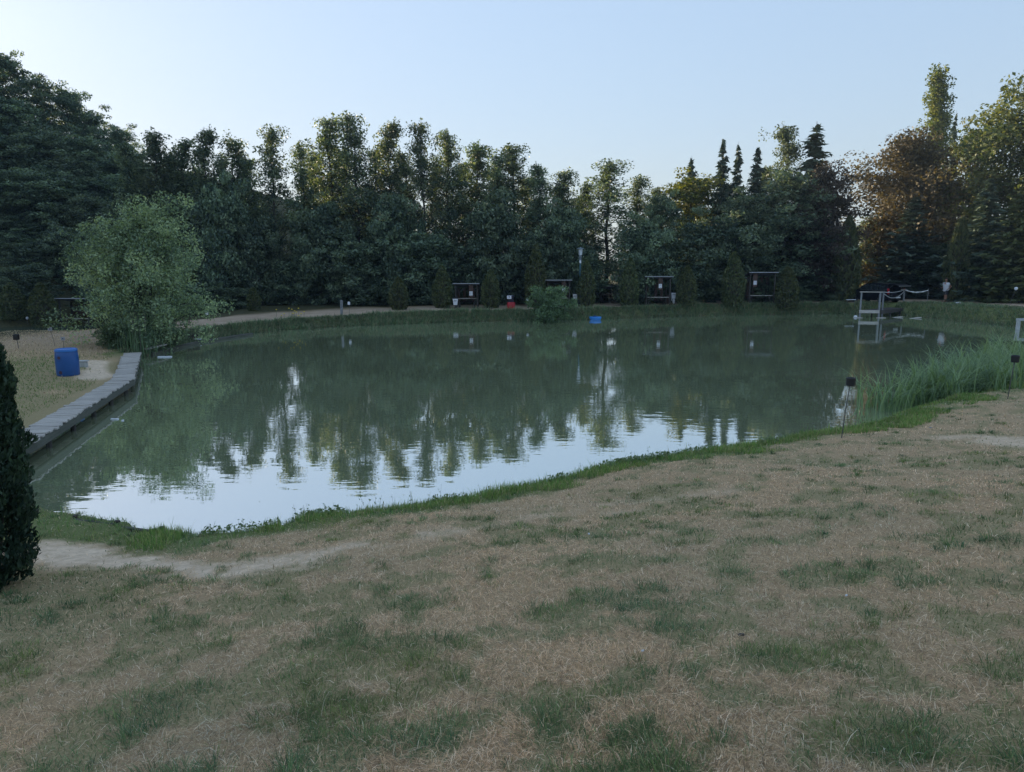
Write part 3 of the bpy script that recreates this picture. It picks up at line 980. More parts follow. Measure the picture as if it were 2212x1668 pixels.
# ---------------------------------------------------------------- clipped and columnar thujas along the far path
th = [(545, 620, 30, 52.0), (860, 598, 40, 52.0), (955, 574, 42, 53.2), (1060, 582, 40, 53.2), (1157, 528, 44, 54), (1267, 562, 38, 54.5), (1361, 557, 40, 54.8), (1484, 574, 44, 55.2), (1585, 543, 48, 56), (1701, 576, 52, 56.5)]
for i, (px, top, w, d) in enumerate(th):
    plant_px(SP['thuja'][i % 2], 'thuja_tree', px, d, top, w, f'olive-green columnar thuja, {ORD[i]} from the left along the far path', 'thuja', 'thujas along the far path', sink=0.05)
plant_px(SP['thuja'][0], 'thuja_tree', 1826, 60, 466, 56, 'tall dark columnar thuja left of the parked car', 'thuja', 'thujas along the far path')
plant_px(SP['thuja'][1], 'thuja_tree', 2066, 58, 468, 48, 'tall slim thuja behind the standing angler', 'thuja', 'thujas along the far path')
for px in (20, 85):
    plant_px(SP['thuja'][0], 'thuja_tree', px, 52.3, 610, 54, 'clipped thuja beyond the second pond left of the hut' if px > 50 else 'clipped thuja beyond the second pond at the left edge', 'thuja', 'thujas along the far path')

# ================================================================ built things
M['plank_grey'] = wood('plank_grey', (0.25, 0.225, 0.195), (0.74, 0.68, 0.60), 3.0, 0.75, 0)
M['plank_dark'] = wood('plank_dark', (0.035, 0.03, 0.027), (0.11, 0.095, 0.08), 3.0, 0.85, 0)
M['beam_mossy'] = wood('beam_mossy', (0.045, 0.05, 0.035), (0.17, 0.165, 0.13), 2.0, 0.9, 0)
M['post_grey'] = wood('post_grey', (0.14, 0.145, 0.15), (0.36, 0.37, 0.39), 3.0, 0.8, 2)
M['post_dark'] = wood('post_dark', (0.025, 0.022, 0.02), (0.08, 0.068, 0.058), 3.0, 0.85, 2)
M['board_brown'] = wood('board_brown', (0.05, 0.028, 0.022), (0.13, 0.075, 0.055), 3.0, 0.8, 2)
M['roof_felt'] = solid('roof_felt', (0.07, 0.07, 0.075), 0.9, var=0.5, scale=5)
M['fascia_pale'] = solid('fascia_pale', (0.30, 0.31, 0.33), 0.6, var=0.5, scale=5)
M['plastic_blue'] = solid('plastic_blue', (0.010, 0.085, 0.29), 0.42, var=0.7, scale=3, bump=0.05)
M['plastic_blue_lid'] = solid('plastic_blue_lid', (0.03, 0.17, 0.50), 0.35, var=0.3, scale=3, bump=0.05)
M['plastic_sky'] = solid('plastic_sky', (0.02, 0.22, 0.62), 0.35, var=0.2, scale=3, bump=0.05)
M['plastic_red'] = solid('plastic_red', (0.42, 0.018, 0.03), 0.4, var=0.35, scale=3, bump=0.05)
M['red_mark'] = solid('red_mark', (0.06, 0.03, 0.06), 0.6, var=0.6, scale=8, bump=0)
M['plastic_dark'] = solid('plastic_dark', (0.03, 0.035, 0.06), 0.5, var=0.3, scale=3)
M['plastic_white'] = solid('plastic_white', (0.72, 0.74, 0.78), 0.5, var=0.25, scale=4, bump=0.05)
M['paper'] = solid('paper', (0.74, 0.76, 0.80), 0.8, var=0.15, scale=9, bump=0.02)
M['print'] = solid('print', (0.06, 0.07, 0.10), 0.8, var=0.2, scale=9, bump=0)
M['black'] = solid('black', (0.008, 0.008, 0.010), 0.5, var=0.2, scale=5)
M['steel'] = solid('steel', (0.25, 0.26, 0.27), 0.45, 0.8, var=0.5, scale=6)
M['wire'] = solid('wire', (0.10, 0.10, 0.095), 0.6, 0.3, var=0.4, scale=8, bump=0)
M['paint_teal'] = solid('paint_teal', (0.03, 0.10, 0.12), 0.5, var=0.5, scale=4)
M['lamp_glass'] = solid('lamp_glass', (0.55, 0.60, 0.64), 0.25, var=0.15, scale=3, bump=0)
M['lamp_cap'] = solid('lamp_cap', (0.16, 0.20, 0.22), 0.5, var=0.4, scale=5)
M['concrete'] = solid('concrete', (0.42, 0.43, 0.42), 0.9, var=0.7, scale=4, bump=0.4)
M['rope'] = solid('rope', (0.40, 0.41, 0.40), 0.8, var=0.4, scale=12)
M['tape_white'] = solid('tape_white', (0.72, 0.74, 0.74), 0.5, var=0.2, scale=6, bump=0)
M['foam_white'] = solid('foam_white', (0.66, 0.67, 0.69), 0.7, var=0.4, scale=6)
M['car_paint'] = solid('car_paint', (0.006, 0.007, 0.012), 0.30, 0.0, var=0.1, scale=2, bump=0, coat=0.15, spec=0.35)
M['car_glass'] = solid('car_glass', (0.02, 0.025, 0.03), 0.05, 0.0, var=0.05, scale=2, bump=0, spec=0.9, coat=0.6)
M['car_trim'] = solid('car_trim', (0.02, 0.02, 0.022), 0.55, var=0.2, scale=4)
M['tail_red'] = solid('tail_red', (0.42, 0.02, 0.025), 0.15, var=0.1, scale=4, bump=0, spec=0.8)
M['tail_clear'] = solid('tail_clear', (0.6, 0.6, 0.6), 0.15, var=0.1, scale=4, bump=0, spec=0.8)
M['tyre'] = solid('tyre', (0.015, 0.015, 0.016), 0.85, var=0.2, scale=6)
M['alloy'] = solid('alloy', (0.45, 0.46, 0.48), 0.35, 0.9, var=0.2, scale=6, bump=0)
M['skin'] = solid('skin', (0.42, 0.22, 0.15), 0.55, var=0.15, scale=14, bump=0.05)
M['shirt'] = solid('shirt', (0.66, 0.68, 0.72), 0.85, var=0.2, scale=9, bump=0.2)
M['shorts'] = solid('shorts', (0.045, 0.05, 0.062), 0.85, var=0.6, scale=12, bump=0.2, stain=(0.13, 0.13, 0.14))
M['cap_dark'] = solid('cap_dark', (0.03, 0.025, 0.025), 0.85, var=0.2, scale=9)
M['hair'] = solid('hair', (0.05, 0.035, 0.025), 0.7, var=0.4, scale=30)
M['sandal'] = solid('sandal', (0.05, 0.04, 0.035), 0.7, var=0.3, scale=9)
M['yellow_petal'] = solid('yellow_petal', (0.62, 0.45, 0.02), 0.6, var=0.3, scale=9, bump=0)

def lerp3(a, b, t):
    return tuple(a[i] + (b[i] - a[i]) * t for i in range(3))

def local(pts, o):
    return [tuple(p[i] - o[i] for i in range(3)) for p in pts]

# ---------------------------------------------------------------- boardwalk of planks on the left
DECK = 0.40
edge = [Vector(at(303, 762, DECK)), Vector(at(288, 818, DECK)), Vector(at(76, 952, DECK)), Vector(at(-130, 1052, DECK))]
bw = empty('boardwalk', edge[1] - Vector((0, 0, DECK)))
tag(bw, 'weathered grey plank boardwalk along the left edge of the pond', 'boardwalk')
O = Vector(bw.location)
rb = random.Random(3)
plank_meshes = []
for k in range(5):
    mb = MB(); mb.cham((-0.31, -0.073, -0.02), (0.31, 0.073, 0.02), 0.006)
    pm = mb.mesh('plank'); pm.materials.append(M['plank_grey']); plank_meshes.append(pm)
for s in range(3):
    a, b = edge[s], edge[s + 1]
    d = (b - a); L = d.length; d.normalize()
    nrm = Vector((d.y, -d.x, 0))                    # away from the water
    if nrm.x > 0: nrm = -nrm
    n = int(L / 0.158)
    for i in range(n):
        t = (i + 0.5) / n
        p = a.lerp(b, t) + nrm * (0.29 + rb.uniform(-.03, .03)) + Vector((0, 0, rb.uniform(-.008, .008)))
        o = bpy.data.objects.new('plank', plank_meshes[rb.randrange(5)])
        o.location = p - O
        o.rotation_euler = (rb.uniform(-.03, .03), rb.uniform(-.025, .025), math.atan2(nrm.y, nrm.x) + rb.uniform(-.04, .04))
        o.scale = (rb.uniform(.92, 1.10), rb.uniform(.86, 1.0), 1)
        link(o, bw)
    # edge beam, built along its own length
    Mx = Matrix.Translation(a.lerp(b, .5) - O + nrm * 0.02 + Vector((0, 0, -.115))) @ Matrix.Rotation(math.atan2(d.y, d.x), 4, 'Z')
    mb = MB(); mb.cham((-L / 2 - .02, -.045, -.09), (L / 2 + .02, .045, .09), .012)
    o = mb.build('edge_beam', M['beam_mossy'], bw); o.matrix_local = Mx
    Mx = Matrix.Translation(a.lerp(b, .5) - O + nrm * 0.54 + Vector((0, 0, -.10))) @ Matrix.Rotation(math.atan2(d.y, d.x), 4, 'Z')
    mb = MB(); mb.cham((-L / 2, -.04, -.07), (L / 2, .04, .07), .012)
    o = mb.build('edge_beam', M['beam_mossy'], bw); o.matrix_local = Mx
    m_ = max(2, int(L / 1.6))
    for i in range(m_):
        p = a.lerp(b, (i + .4) / m_) + nrm * 0.10 - O
        mb = MB(); mb.tube([(p.x, p.y, -1.2), (p.x + .01, p.y, DECK - .21)], [.07, .062], 8)
        mb.build('post', M['post_dark'], bw)

# ---------------------------------------------------------------- barrels
def barrel(px, py, h, r, body, lid, label, marks=False, d=None, cat='barrel'):
    loc = on_ground(px, py) if d is None else on_far(px, d)
    e = empty('plastic_barrel', (loc[0], loc[1], loc[2] - .02))
    tag(e, label, cat)
    prof = [(r * .90, 0), (r * .96, .02 * h), (r * .985, .08 * h), (r, .30 * h), (r * 1.01, .5 * h), (r, .7 * h), (r * .97, .86 * h), (r * .92, .90 * h), (r * .92, .93 * h)]
    b = MB().lathe(prof, 32).build('body', M[body], e, True)
    lidp = [(r * .95, .905 * h), (r * .985, .915 * h), (r * .985, .955 * h), (r * .95, .97 * h), (r * .95, .995 * h), (r * .90, 1.0 * h), (r * .87, .975 * h), (r * .3, .972 * h), (.01, .972 * h)]
    l = MB().lathe(lidp, 32).build('lid', M[lid], e)
    if marks:
        for (a, z, s) in ((-1.72, .70 * h, .055), (-1.70, .16 * h, .06)):
            mb = MB()
            c = Vector((r * 1.006 * math.cos(a), r * 1.006 * math.sin(a), z))
            nx = Vector((math.cos(a), math.sin(a), 0)); tx = Vector((-nx.y, nx.x, 0))
            vs = [c + nx * .004 + (tx * math.cos(q) + Vector((0, 0, 1)) * math.sin(q)) * s for q in [k * math.pi / 8 for k in range(16)]]
            vs2 = [p - nx * .006 for p in vs]
            mb.add(vs + vs2, [tuple(range(16))] + [(k, (k + 1) % 16, 16 + (k + 1) % 16, 16 + k) for k in range(16)])
            mb.build('stain_mark', M['red_mark'], b)
    return e
barrel(148, 810, .90, .345, 'plastic_blue', 'plastic_blue_lid', 'large blue plastic barrel with lid on the left bank', True)
barrel(142, 699, .52, .20, 'plastic_blue', 'plastic_blue_lid', 'small distant blue barrel in front of the dark hut', d=52.5)

# pale block lying behind the barrel
p = on_ground(172, 797)
e = empty('paving_block', (p[0] - .12, p[1] + .42, p[2])); tag(e, 'pale stone block half hidden behind the large blue barrel', 'block')
mb = MB(); mb.cham((-.15, -.10, -.05), (.15, .10, .20), .03); mb.build('stone', M['concrete'], e)
mb = MB(); mb.cham((-.18, -.12, .20), (.18, .12, .24), .012); mb.build('top_slab', M['concrete'], e)

# ---------------------------------------------------------------- timber edging, near left corner of the pond
ea, eb, ec = Vector(at(70, 1110, .36)), Vector(at(340, 1146, .36)), Vector(at(358, 1172, .33))
ed = empty('timber_edging', (ea.x, ea.y, 0)); tag(ed, 'old dark timber edging along the near left corner of the water', 'edging')
for (a, b, nb) in ((ea, eb, 3), (eb, ec, 1)):
    for i in range(nb):
        p0, p1 = a.lerp(b, i / nb), a.lerp(b, (i + 1) / nb)
        d = p1 - p0; L = d.length
        mb = MB(); mb.cham((-L / 2 + .006, -.035, -.30), (L / 2 - .006, .035, .0), .01)
        o = mb.build('board', M['beam_mossy'], ed)
        o.matrix_local = Matrix.Translation(p0.lerp(p1, .5) - Vector((ea.x, ea.y, 0)) + Vector((0, 0, rb.uniform(-.02, .01)))) @ Matrix.Rotation(math.atan2(d.y, d.x), 4, 'Z') @ Matrix.Rotation(rb.uniform(-.03, .03), 4, 'X')
        q_ = p0 - Vector((ea.x, ea.y, 0)) + Vector((d.y, -d.x, 0)).normalized() * -.06
        MB().tube([(q_.x, q_.y, -.7), (q_.x, q_.y, .40)], .04, 8).build('stake', M['post_dark'], ed)

# ---------------------------------------------------------------- marker stakes
def stake(px, py, h, head, label, group, lean=(0, 0), d=None, hs=1.0):
    loc = on_ground(px, py) if d is None else on_far(px, d)
    e = empty('marker_stake', loc); tag(e, label, 'marker', group)
    tip = (lean[0] * h, lean[1] * h, h)
    MB().tube([(0, 0, -.15), (tip[0] * .45, tip[1] * .5, h * .5), tip], .009 * max(1, hs * .9), 6).build('rod', M['wire'], e)
    t = Vector(tip)
    if head == 'cup':
        MB().lathe([(.052 * hs, -.06 * hs), (.062 * hs, -.05 * hs), (.066 * hs, .05 * hs), (.058 * hs, .062 * hs), (.045 * hs, .05 * hs), (.01, .045 * hs)], 16, t).build('cup', M['black'], e)
    elif head == 'ball':
        MB().lathe([(.012, -.08 * hs), (.05 * hs, -.06 * hs), (.078 * hs, 0), (.06 * hs, .055 * hs), (.01, .08 * hs)], 14, t).build('lamp_head', M['plastic_white'], e, True)
        MB().lathe([(.02 * hs, -.13 * hs), (.03 * hs, -.08 * hs), (.012, -.07 * hs)], 10, t).build('collar', M['plastic_dark'], e)
    elif head == 'plate':
        mb = MB(); mb.cham((t.x - .10 * hs, t.y - .012, t.z - .08 * hs), (t.x + .10 * hs, t.y + .012, t.z + .08 * hs), .01); mb.build('plate', M['fascia_pale'], e)
        mb = MB(); mb.box((t.x - .03 * hs, t.y - .0135, t.z - .02 * hs), (t.x + .03 * hs, t.y - .0125, t.z + .03 * hs)); mb.build('mark', M['print'], e)
    elif head == 'box':
        mb = MB(); mb.cham((t.x - .07 * hs, t.y - .05, t.z - .09 * hs), (t.x + .07 * hs, t.y + .05, t.z + .09 * hs), .015); mb.build('box', M['plastic_white'], e)
    return e
G1 = 'rods with markers around the ponds'
stake(1817, 946, 1.12, 'cup', 'black cup on a thin rod at the water by the sky reflection', G1, (.10, .02), hs=1.35)
stake(2176, 862, 1.05, 'cup', 'black cup on a thin rod in front of the right-hand reeds', G1, (.08, 0), hs=1.5)
stake(41, 754, .50, 'cup', 'black cup on a rod on the left bank beside the near hedge', G1, (-.12, 0), hs=1.9)
stake(120, 748, .75, 'plate', 'grey numbered plate on a leaning rod above the large barrel', G1, (-.22, 0), hs=1.0)
stake(138, 753, .42, 'plate', 'small grey plate on a rod just behind the large barrel', G1, (0, 0), hs=.9)
G2 = 'white garden lamps on rods'
stake(49, 703, .42, 'ball', 'white lamp on a rod beyond the second pond, nearest the left edge', G2, d=52.3, hs=1.3)
stake(116, 703, .42, 'ball', 'white lamp on a rod beyond the second pond, left of the hut', G2, d=52.3, hs=1.3)
stake(216, 706, .40, 'box', 'white box on a rod beyond the second pond, right of the hut', G2, d=52.0, hs=1.1)
stake(448, 692, .42, 'box', 'small white box on a rod right of the willow', G2, hs=1.0)
stake(756, 680, .75, 'box', 'small white box on a rod beside the pale numbered post', G2, (-.06, 0), hs=1.1)
stake(1140, 666, .62, 'ball', 'white lamp on a rod left of the round bush', G2, hs=1.3)
stake(1363, 660, .70, 'ball', 'white lamp on a rod left of the third shelter', G2, hs=1.2)
stake(1484, 658, .72, 'ball', 'white lamp on a rod right of the third bin', G2, hs=1.5)
stake(1590, 655, .78, 'ball', 'white lamp on a rod left of the fourth shelter', G2, (-.05, 0), hs=1.5)
stake(2049, 650, .72, 'box', 'white box on a leaning rod beside the standing angler', G2, (.25, 0), hs=1.5)
stake(2186, 668, 1.25, 'ball', 'pale lamp on a long leaning rod near the right edge', G2, (.28, 0), d=48, hs=1.4)
stake(930 + 66, 671, .60, 'plate', 'tiny plate on a rod right of the first shelter', G2, d=51.5, hs=.5) if False else None

# pale numbered post by the far path
p = on_ground(738, 682)
e = empty('number_post', p); tag(e, 'pale square wooden post with a dark number on the far bank', 'post')
mb = MB(); mb.cham((-.075, -.07, -.3), (.075, .07, 1.0), .015, Matrix.Rotation(R(1.5), 4, 'Y')); mb.build('post', M['post_grey'], e)
mb = MB()
def strokes(mb, segs, y, w, M4=None):
    for (x0, z0, x1, z1) in segs:
        dx, dz = x1 - x0, z1 - z0; L = math.hypot(dx, dz)
        nx, nz = -dz / L * w / 2, dx / L * w / 2
        mb.add([(x0 + nx, y, z0 + nz), (x0 - nx, y, z0 - nz), (x1 - nx, y, z1 - nz), (x1 + nx, y, z1 + nz),
                (x0 + nx, y + .002, z0 + nz), (x0 - nx, y + .002, z0 - nz), (x1 - nx, y + .002, z1 - nz), (x1 + nx, y + .002, z1 + nz)],
               [(0, 1, 2, 3), (4, 7, 6, 5), (0, 4, 5, 1), (1, 5, 6, 2), (2, 6, 7, 3), (3, 7, 4, 0)])
strokes(mb, [(-.02, .70, .02, .73), (.02, .73, .025, .56), (-.03, .53, .045, .53), (.025, .57, -.02, .53)], -.075, .018)
mb.build('number', M['print'], e)

# ---------------------------------------------------------------- timber wall, floats and planks by the willow
wa, wb = Vector(at(343, 724, .42)), Vector(at(431, 739, .0))
tw = empty('timber_wall', (wa.x, wa.y, 0)); tag(tw, 'dark plank retaining wall sloping down to the water right of the willow', 'wall')
d = wb - wa; d.z = 0; L = d.length; ang = math.atan2(d.y, d.x)
for k in range(3):
    z0 = .02 + .15 * k
    mb = MB(); mb.prism([(0, z0 + .12), (L, z0 - .06 * 1), (L, z0 + .085), (0, z0 + .265)], 'y', -.03, .03)
    o = mb.build('board', M['plank_dark'], tw); o.rotation_euler = (0, 0, ang)
for t in (.02, .5, .98):
    MB().tube([(d.x * t, d.y * t, -.8), (d.x * t, d.y * t, .60 - .22 * t)], .05, 8).build('post', M['post_dark'], tw)

fa = [Vector(at(322, 766, .05)), Vector(at(430, 739.5, .05)), Vector(at(545, 721.5, .05))]
for i, lab in enumerate(('floating timber beam beneath the willow', 'floating timber beam along the green bank right of the white plate')):
    a, b = fa[i], fa[i + 1]
    a = a.lerp(b, .02)
    mid = a.lerp(b, .5); d = b - a; L = d.length * .98
    e = empty('floating_beam', mid); tag(e, lab, 'beam', 'floating beams'); e.rotation_euler = (0, 0, math.atan2(d.y, d.x))
    for s, (y0, y1) in enumerate(((-.10, -.008), (.008, .10))):
        mb = MB(); mb.cham((-L / 2, y0, -.07), (L / 2, y1, .07), .02); mb.build('timber', M['beam_mossy'], e)
    for t in (-.35, .3):
        mb = MB(); mb.cham((t * L - .03, -.12, .072), (t * L + .03, .12, .085), .004); mb.build('strap', M['steel'], e)
p = at(427, 739, 0)
e = empty('float_marker', p); tag(e, 'white plate on a dark post standing in the water by the timber wall', 'marker')
mb = MB(); mb.cham((-.10, -.08, -.6), (.10, .08, .12), .01); mb.build('post', M['post_dark'], e)
mb = MB(); mb.cham((-.17, -.12, .122), (.17, .12, .20), .02); mb.build('plate', M['plastic_white'], e)
def loose_plank(p0, p1, w, th, mat, label, name='loose_plank', z=0.0):
    a, b = Vector(p0), Vector(p1)
    mid = a.lerp(b, .5); d = b - a; L = d.length
    mb = MB(); mb.cham((-L / 2, -w / 2, -th / 2), (L / 2, w / 2, th / 2), th * .25)
    o = mb.build(name, mat, None, loc=mid + Vector((0, 0, z)), rz=math.atan2(d.y, d.x))
    return tag(o, label, 'plank', 'loose planks at the waterline')
loose_plank(at(341, 771, .02), at(371, 770.5, .02), .14, .05, M['foam_white'], 'white plank floating in front of the willow')
loose_plank(at(314, 757, .28), at(356, 747, .28), .25, .06, M['plank_grey'], 'pale grey plank on the bank beneath the willow', z=.06)
loose_plank(at(240, 905, .01), at(256, 905.5, .01), .06, .03, M['foam_white'], 'bit of pale driftwood floating beside the boardwalk', 'driftwood')
loose_plank(at(262, 908.5, .01), at(268, 908, .01), .05, .03, M['foam_white'], 'tiny white scrap floating beside the boardwalk', 'driftwood')

# ---------------------------------------------------------------- shelters
def shelter(pxc, d, roof_y, wpx, label, notice_px=None, notice_y=None, seed=0, wall=False, depth=1.5):
    x, y, z = on_far(pxc, d)
    h = z_at(roof_y, d) - z
    w = wpx * d / FPX
    e = empty('angler_shelter', (x, y, z)); tag(e, label, 'shelter', 'wooden shelters across the pond')
    hb = h - .28
    mb = MB(); mb.prism([(-.18, h - .05), (depth + .15, hb - .05), (depth + .15, hb - .01), (-.18, h - .01)], 'x', -w / 2, w / 2); mb.build('roof', M['roof_felt'], e)
    mb = MB(); mb.cham((-w / 2 - .02, -.215, h - .05), (w / 2 + .02, -.183, h + .01), .006); mb.build('fascia', M['fascia_pale'], e)
    for sx in (-1, 1):
        for (yy, hh) in ((.06, h - .10), (depth - .05, hb - .06)):
            mb = MB(); mb.cham((sx * (w / 2 - .16) - .05, yy - .05, -.3), (sx * (w / 2 - .16) + .05, yy + .05, hh), .008); mb.build('post', M['post_dark'], e)
    # back rails and boards
    n = max(6, int((w - .3) / .2))
    for k in range(n):
        x0 = -w / 2 + .16 + (w - .32) * k / n
        if wall or (k * 7 + seed) % 5 < 2:
            mb = MB(); mb.cham((x0 + .006, depth - .02, .35), (x0 + (w - .32) / n - .006, depth + .005, hb - .12), .004); mb.build('board', M['board_brown'], e)
    mb = MB(); mb.cham((-w / 2 + .1, depth + .007, .55), (w / 2 - .1, depth + .05, .66), .006); mb.build('rail', M['post_dark'], e)
    mb = MB(); mb.cham((-w / 2 + .1, depth + .007, hb - .3), (w / 2 - .1, depth + .05, hb - .19), .006); mb.build('rail', M['post_dark'], e)
    # bench and table
    b = MB(); b.cham((-w / 2 + .25, depth - .55, .42), (w / 2 - .25, depth - .2, .46), .008); b.build('bench_seat', M['plank_dark'], e)
    t = MB(); t.cham((-w / 2 + .2, .15, .66), (w / 2 - .2, .62, .70), .008); tb = t.build('table_top', M['plank_grey'], e)
    for sx in (-1, 1):
        mb = MB(); mb.cham((sx * (w / 2 - .38) - .04, .3, -.1), (sx * (w / 2 - .38) + .04, .48, .657), .006); mb.build('table_leg', M['post_dark'], e)
        mb = MB(); mb.cham((sx * (w / 2 - .42) - .04, depth - .48, -.1), (sx * (w / 2 - .42) + .04, depth - .28, .418), .006); mb.build('bench_leg', M['post_dark'], e)
    if notice_px:
        nx = (notice_px - pxc) * d / FPX
        nz = z_at(notice_y, d) - z
        mb = MB(); mb.cham((nx - .16, .0, nz - .30), (nx + .16, .02, h - .12), .004); mb.build('notice_board', M['board_brown'], e)
        mb = MB(); mb.box((nx - .115, -.006, nz - .15), (nx + .115, -.002, nz + .15)); nt_ = mb.build('notice', M['paper'], e)
        mb = MB(); mb.box((nx - .06, -.009, nz - .115), (nx + .06, -.0075, nz - .09))
        for q in range(4):
            mb.box((nx - .08, -.009, nz + .10 - .04 * q), (nx + .08 - .03 * (q % 2), -.0075, nz + .11 - .04 * q))
        mb.build('print', M['print'], nt_)
    return e
shelter(1007, 53.2, 612, 56, 'first dark wooden shelter from the left across the pond', 1017, 634, 1)
shelter(1207, 54.0, 604.5, 56, 'second dark wooden shelter, behind the round bush by the lamp post', 1218, 626, 2)
shelter(1423, 55.0, 597, 60, 'third dark wooden shelter, sunlit leaves showing through its open back', 1427, 618, 3)
shelter(1648, 56.5, 588, 62, 'fourth wooden shelter, below the tallest trees right of the lamp post', 1632, 611, 4)
shelter(152, 53.0, 644, 70, 'dark hut beyond the second pond left of the willow', None, None, 0, True)
shelter(1325, 57.5, 618, 60, 'dim shelter in the shade between the lamp post and the third shelter', None, None, 2)

# ---------------------------------------------------------------- bins
def bin_(px, py, label, bag=False, zb=.42):
    e = empty('litter_bin', on_ground(px, py)); tag(e, label, 'bin', 'white litter bins across the pond')
    mb = MB()
    w0, w1, h = .13, .18, .44
    for (ww, dd) in ((w0, w1),):
        vs = [(-w0, -.10, zb), (w0, -.10, zb), (w0, .10, zb), (-w0, .10, zb), (-w1, -.14, zb + h), (w1, -.14, zb + h), (w1, .14, zb + h), (-w1, .14, zb + h)]
        mb.add(vs, [(0, 3, 2, 1), (0, 1, 5, 4), (1, 2, 6, 5), (2, 3, 7, 6), (3, 0, 4, 7), (4, 5, 6, 7)])
    b = mb.build('bin_body', M['plastic_white'], e)
    mb = MB(); mb.cham((-w1 - .015, -.16, zb + h + .002), (w1 + .015, .16, zb + h + .05), .012); mb.build('rim', M['plastic_dark'], e)
    mb = MB()
    for k in range(6):
        mb.box((-.10 + .034 * k, -.138, zb + .27), (-.076 + .034 * k, -.128, zb + .315 + .008 * (k % 2)))
    mb.build('lettering', M['print'], b)
    for sx in (-1, 1):
        MB().tube([(sx * .10, .02, -.1), (sx * .10, .02, zb + .1)], .022, 6).build('leg', M['post_dark'], e)
    if bag:
        mb = MB(); mb.lathe([(.02, -.36), (.07, -.33), (.10, -.2), (.075, -.08), (.04, 0)], 12, (.02, -.12, zb - .01), 1, .7, lambda a, z: 1 + .12 * math.sin(3 * a + z * 9)); mb.build('plastic_bag', M['foam_white'], e, True)
        mb = MB(); mb.lathe([(.01, -.16), (.05, -.13), (.05, -.03), (.02, 0)], 10, (-.14, -.13, zb), 1, .7, lambda a, z: 1 + .12 * math.sin(2 * a + z * 9)); mb.build('plastic_bag', M['foam_white'], e, True)
bin_(984, 668, 'white litter bin left of the first shelter', zb=.30)
bin_(1242, 663.5, 'white litter bin left of the lamp post', zb=.52)
bin_(1454, 659.5, 'white litter bin with plastic bags hanging below beside the third shelter', True, .50)
barrel(1104, 668, .50, .29, 'plastic_red', 'plastic_red', 'red barrel on the far path between two thujas')
e = empty('dark_bin', on_ground(1103, 665.5)); tag(e, 'dark bin with a white sign standing behind the red barrel', 'bin')
MB().lathe([(.20, 0), (.22, .05), (.25, .80), (.27, .82), (.27, .88), (.23, .92), (.01, .93)], 20).build('bin_body', M['plastic_dark'], e, True)
mb = MB(); mb.cham((-.26, -.30, .66), (.06, -.275, .90), .006); s_ = mb.build('sign', M['paper'], e)
mb = MB(); strokes(mb, [(-.14, .83, -.10, .86), (-.10, .86, -.06, .82), (-.06, .82, -.11, .76), (-.11, .76, -.11, .72)], -.304, .03); mb.build('mark', M['print'], s_)
mb = MB(); mb.cham((.78, -.1, 0), (1.06, .15, .75), .03)
mb = MB(); mb.cham((-.19, -.15, -.02), (.19, .15, .68), .03); o = mb.build('storage_box', M['board_brown'], None, loc=Vector(on_ground(1441, 656.5)))
tag(o, 'dark brown box standing left of the bin with plastic bags', 'box')

# ---------------------------------------------------------------- lamp post
p = on_ground(1252, 664)
e = empty('lamp_post', p); tag(e, 'tall lamp post with frosted lantern and flat cap on the far bank', 'lamp post')
H = z_at(534, p[1]) - p[2]
MB().tube([(0, 0, -.2), (0, 0, 1.22)], [.095, .085], 12).build('lower_pole', M['plastic_dark'], e, True)
MB().tube([(0, 0, 1.20), (0, 0, H - .98)], [.068, .058], 12).build('upper_pole', M['paint_teal'], e, True)
mb = MB(); mb.cham((-.06, -.11, 1.02), (.05, -.07, 1.26), .01); mb.build('fuse_door', M['fascia_pale'], e)
mb = MB(); mb.cham((-.07, -.085, H - 1.16), (.06, -.068, H - .96), .008); mb.build('plate', M['paper'], e)
MB().lathe([(.05, H - .99), (.09, H - .97), (.06, H - .92), (.06, H - .74), (.13, H - .71), (.11, H - .66), (.09, H - .60), (.11, H - .58)], 16).build('collar', M['lamp_cap'], e)
MB().lathe([(.115, H - .577), (.125, H - .55), (.16, H - .16), (.165, H - .142)], 20).build('lantern', M['lamp_glass'], e, True)
MB().lathe([(.30, H - .14), (.31, H - .125), (.12, H - .045), (.04, H - .02), (.03, H), (.008, H + .02)], 20).build('cap', M['lamp_cap'], e)
for s in (-1, 1):
    MB().tube([(s * .075, 0, H - .72), (s * .12, 0, H - .84), (s * .06, 0, H - .96)], .012, 6).build('bracket', M['lamp_cap'], e)
mb = MB(); mb.cham((-.25, -.2, -.06), (.72, .2, .03), .02); mb.build('base_slab', M['concrete'], e)
MB().tube([(.82, -.1, -.2), (.74, -.05, .55), (.70, -.05, .98)], .018, 6).build('cable_stake', M['post_grey'], e)

# ---------------------------------------------------------------- blue tub on the water
p = at(1286, 691, 0)
e = empty('blue_boat', p, R(4)); tag(e, 'small bright blue plastic tub boat floating off the far bank', 'boat')
out_ = [(.02, -.10), (.34, -.10), (.43, .10), (.46, .20), (.44, .215), (.40, .19), (.34, 0.0), (.02, -.04)]
MB().lathe(out_, 20, (0, 0, 0), 1.0, .55, lambda a, z: 1 - .06 * math.cos(2 * a)).build('hull', M['plastic_sky'], e, True)
mb = MB(); mb.cham((-.14, -.21, .13), (.10, .21, .165), .01); mb.build('seat', M['plastic_sky'], e)
mb = MB(); mb.cham((-.13, -.12, .166), (.06, .12, .28), .03); mb.build('box', M['plastic_blue'], e)

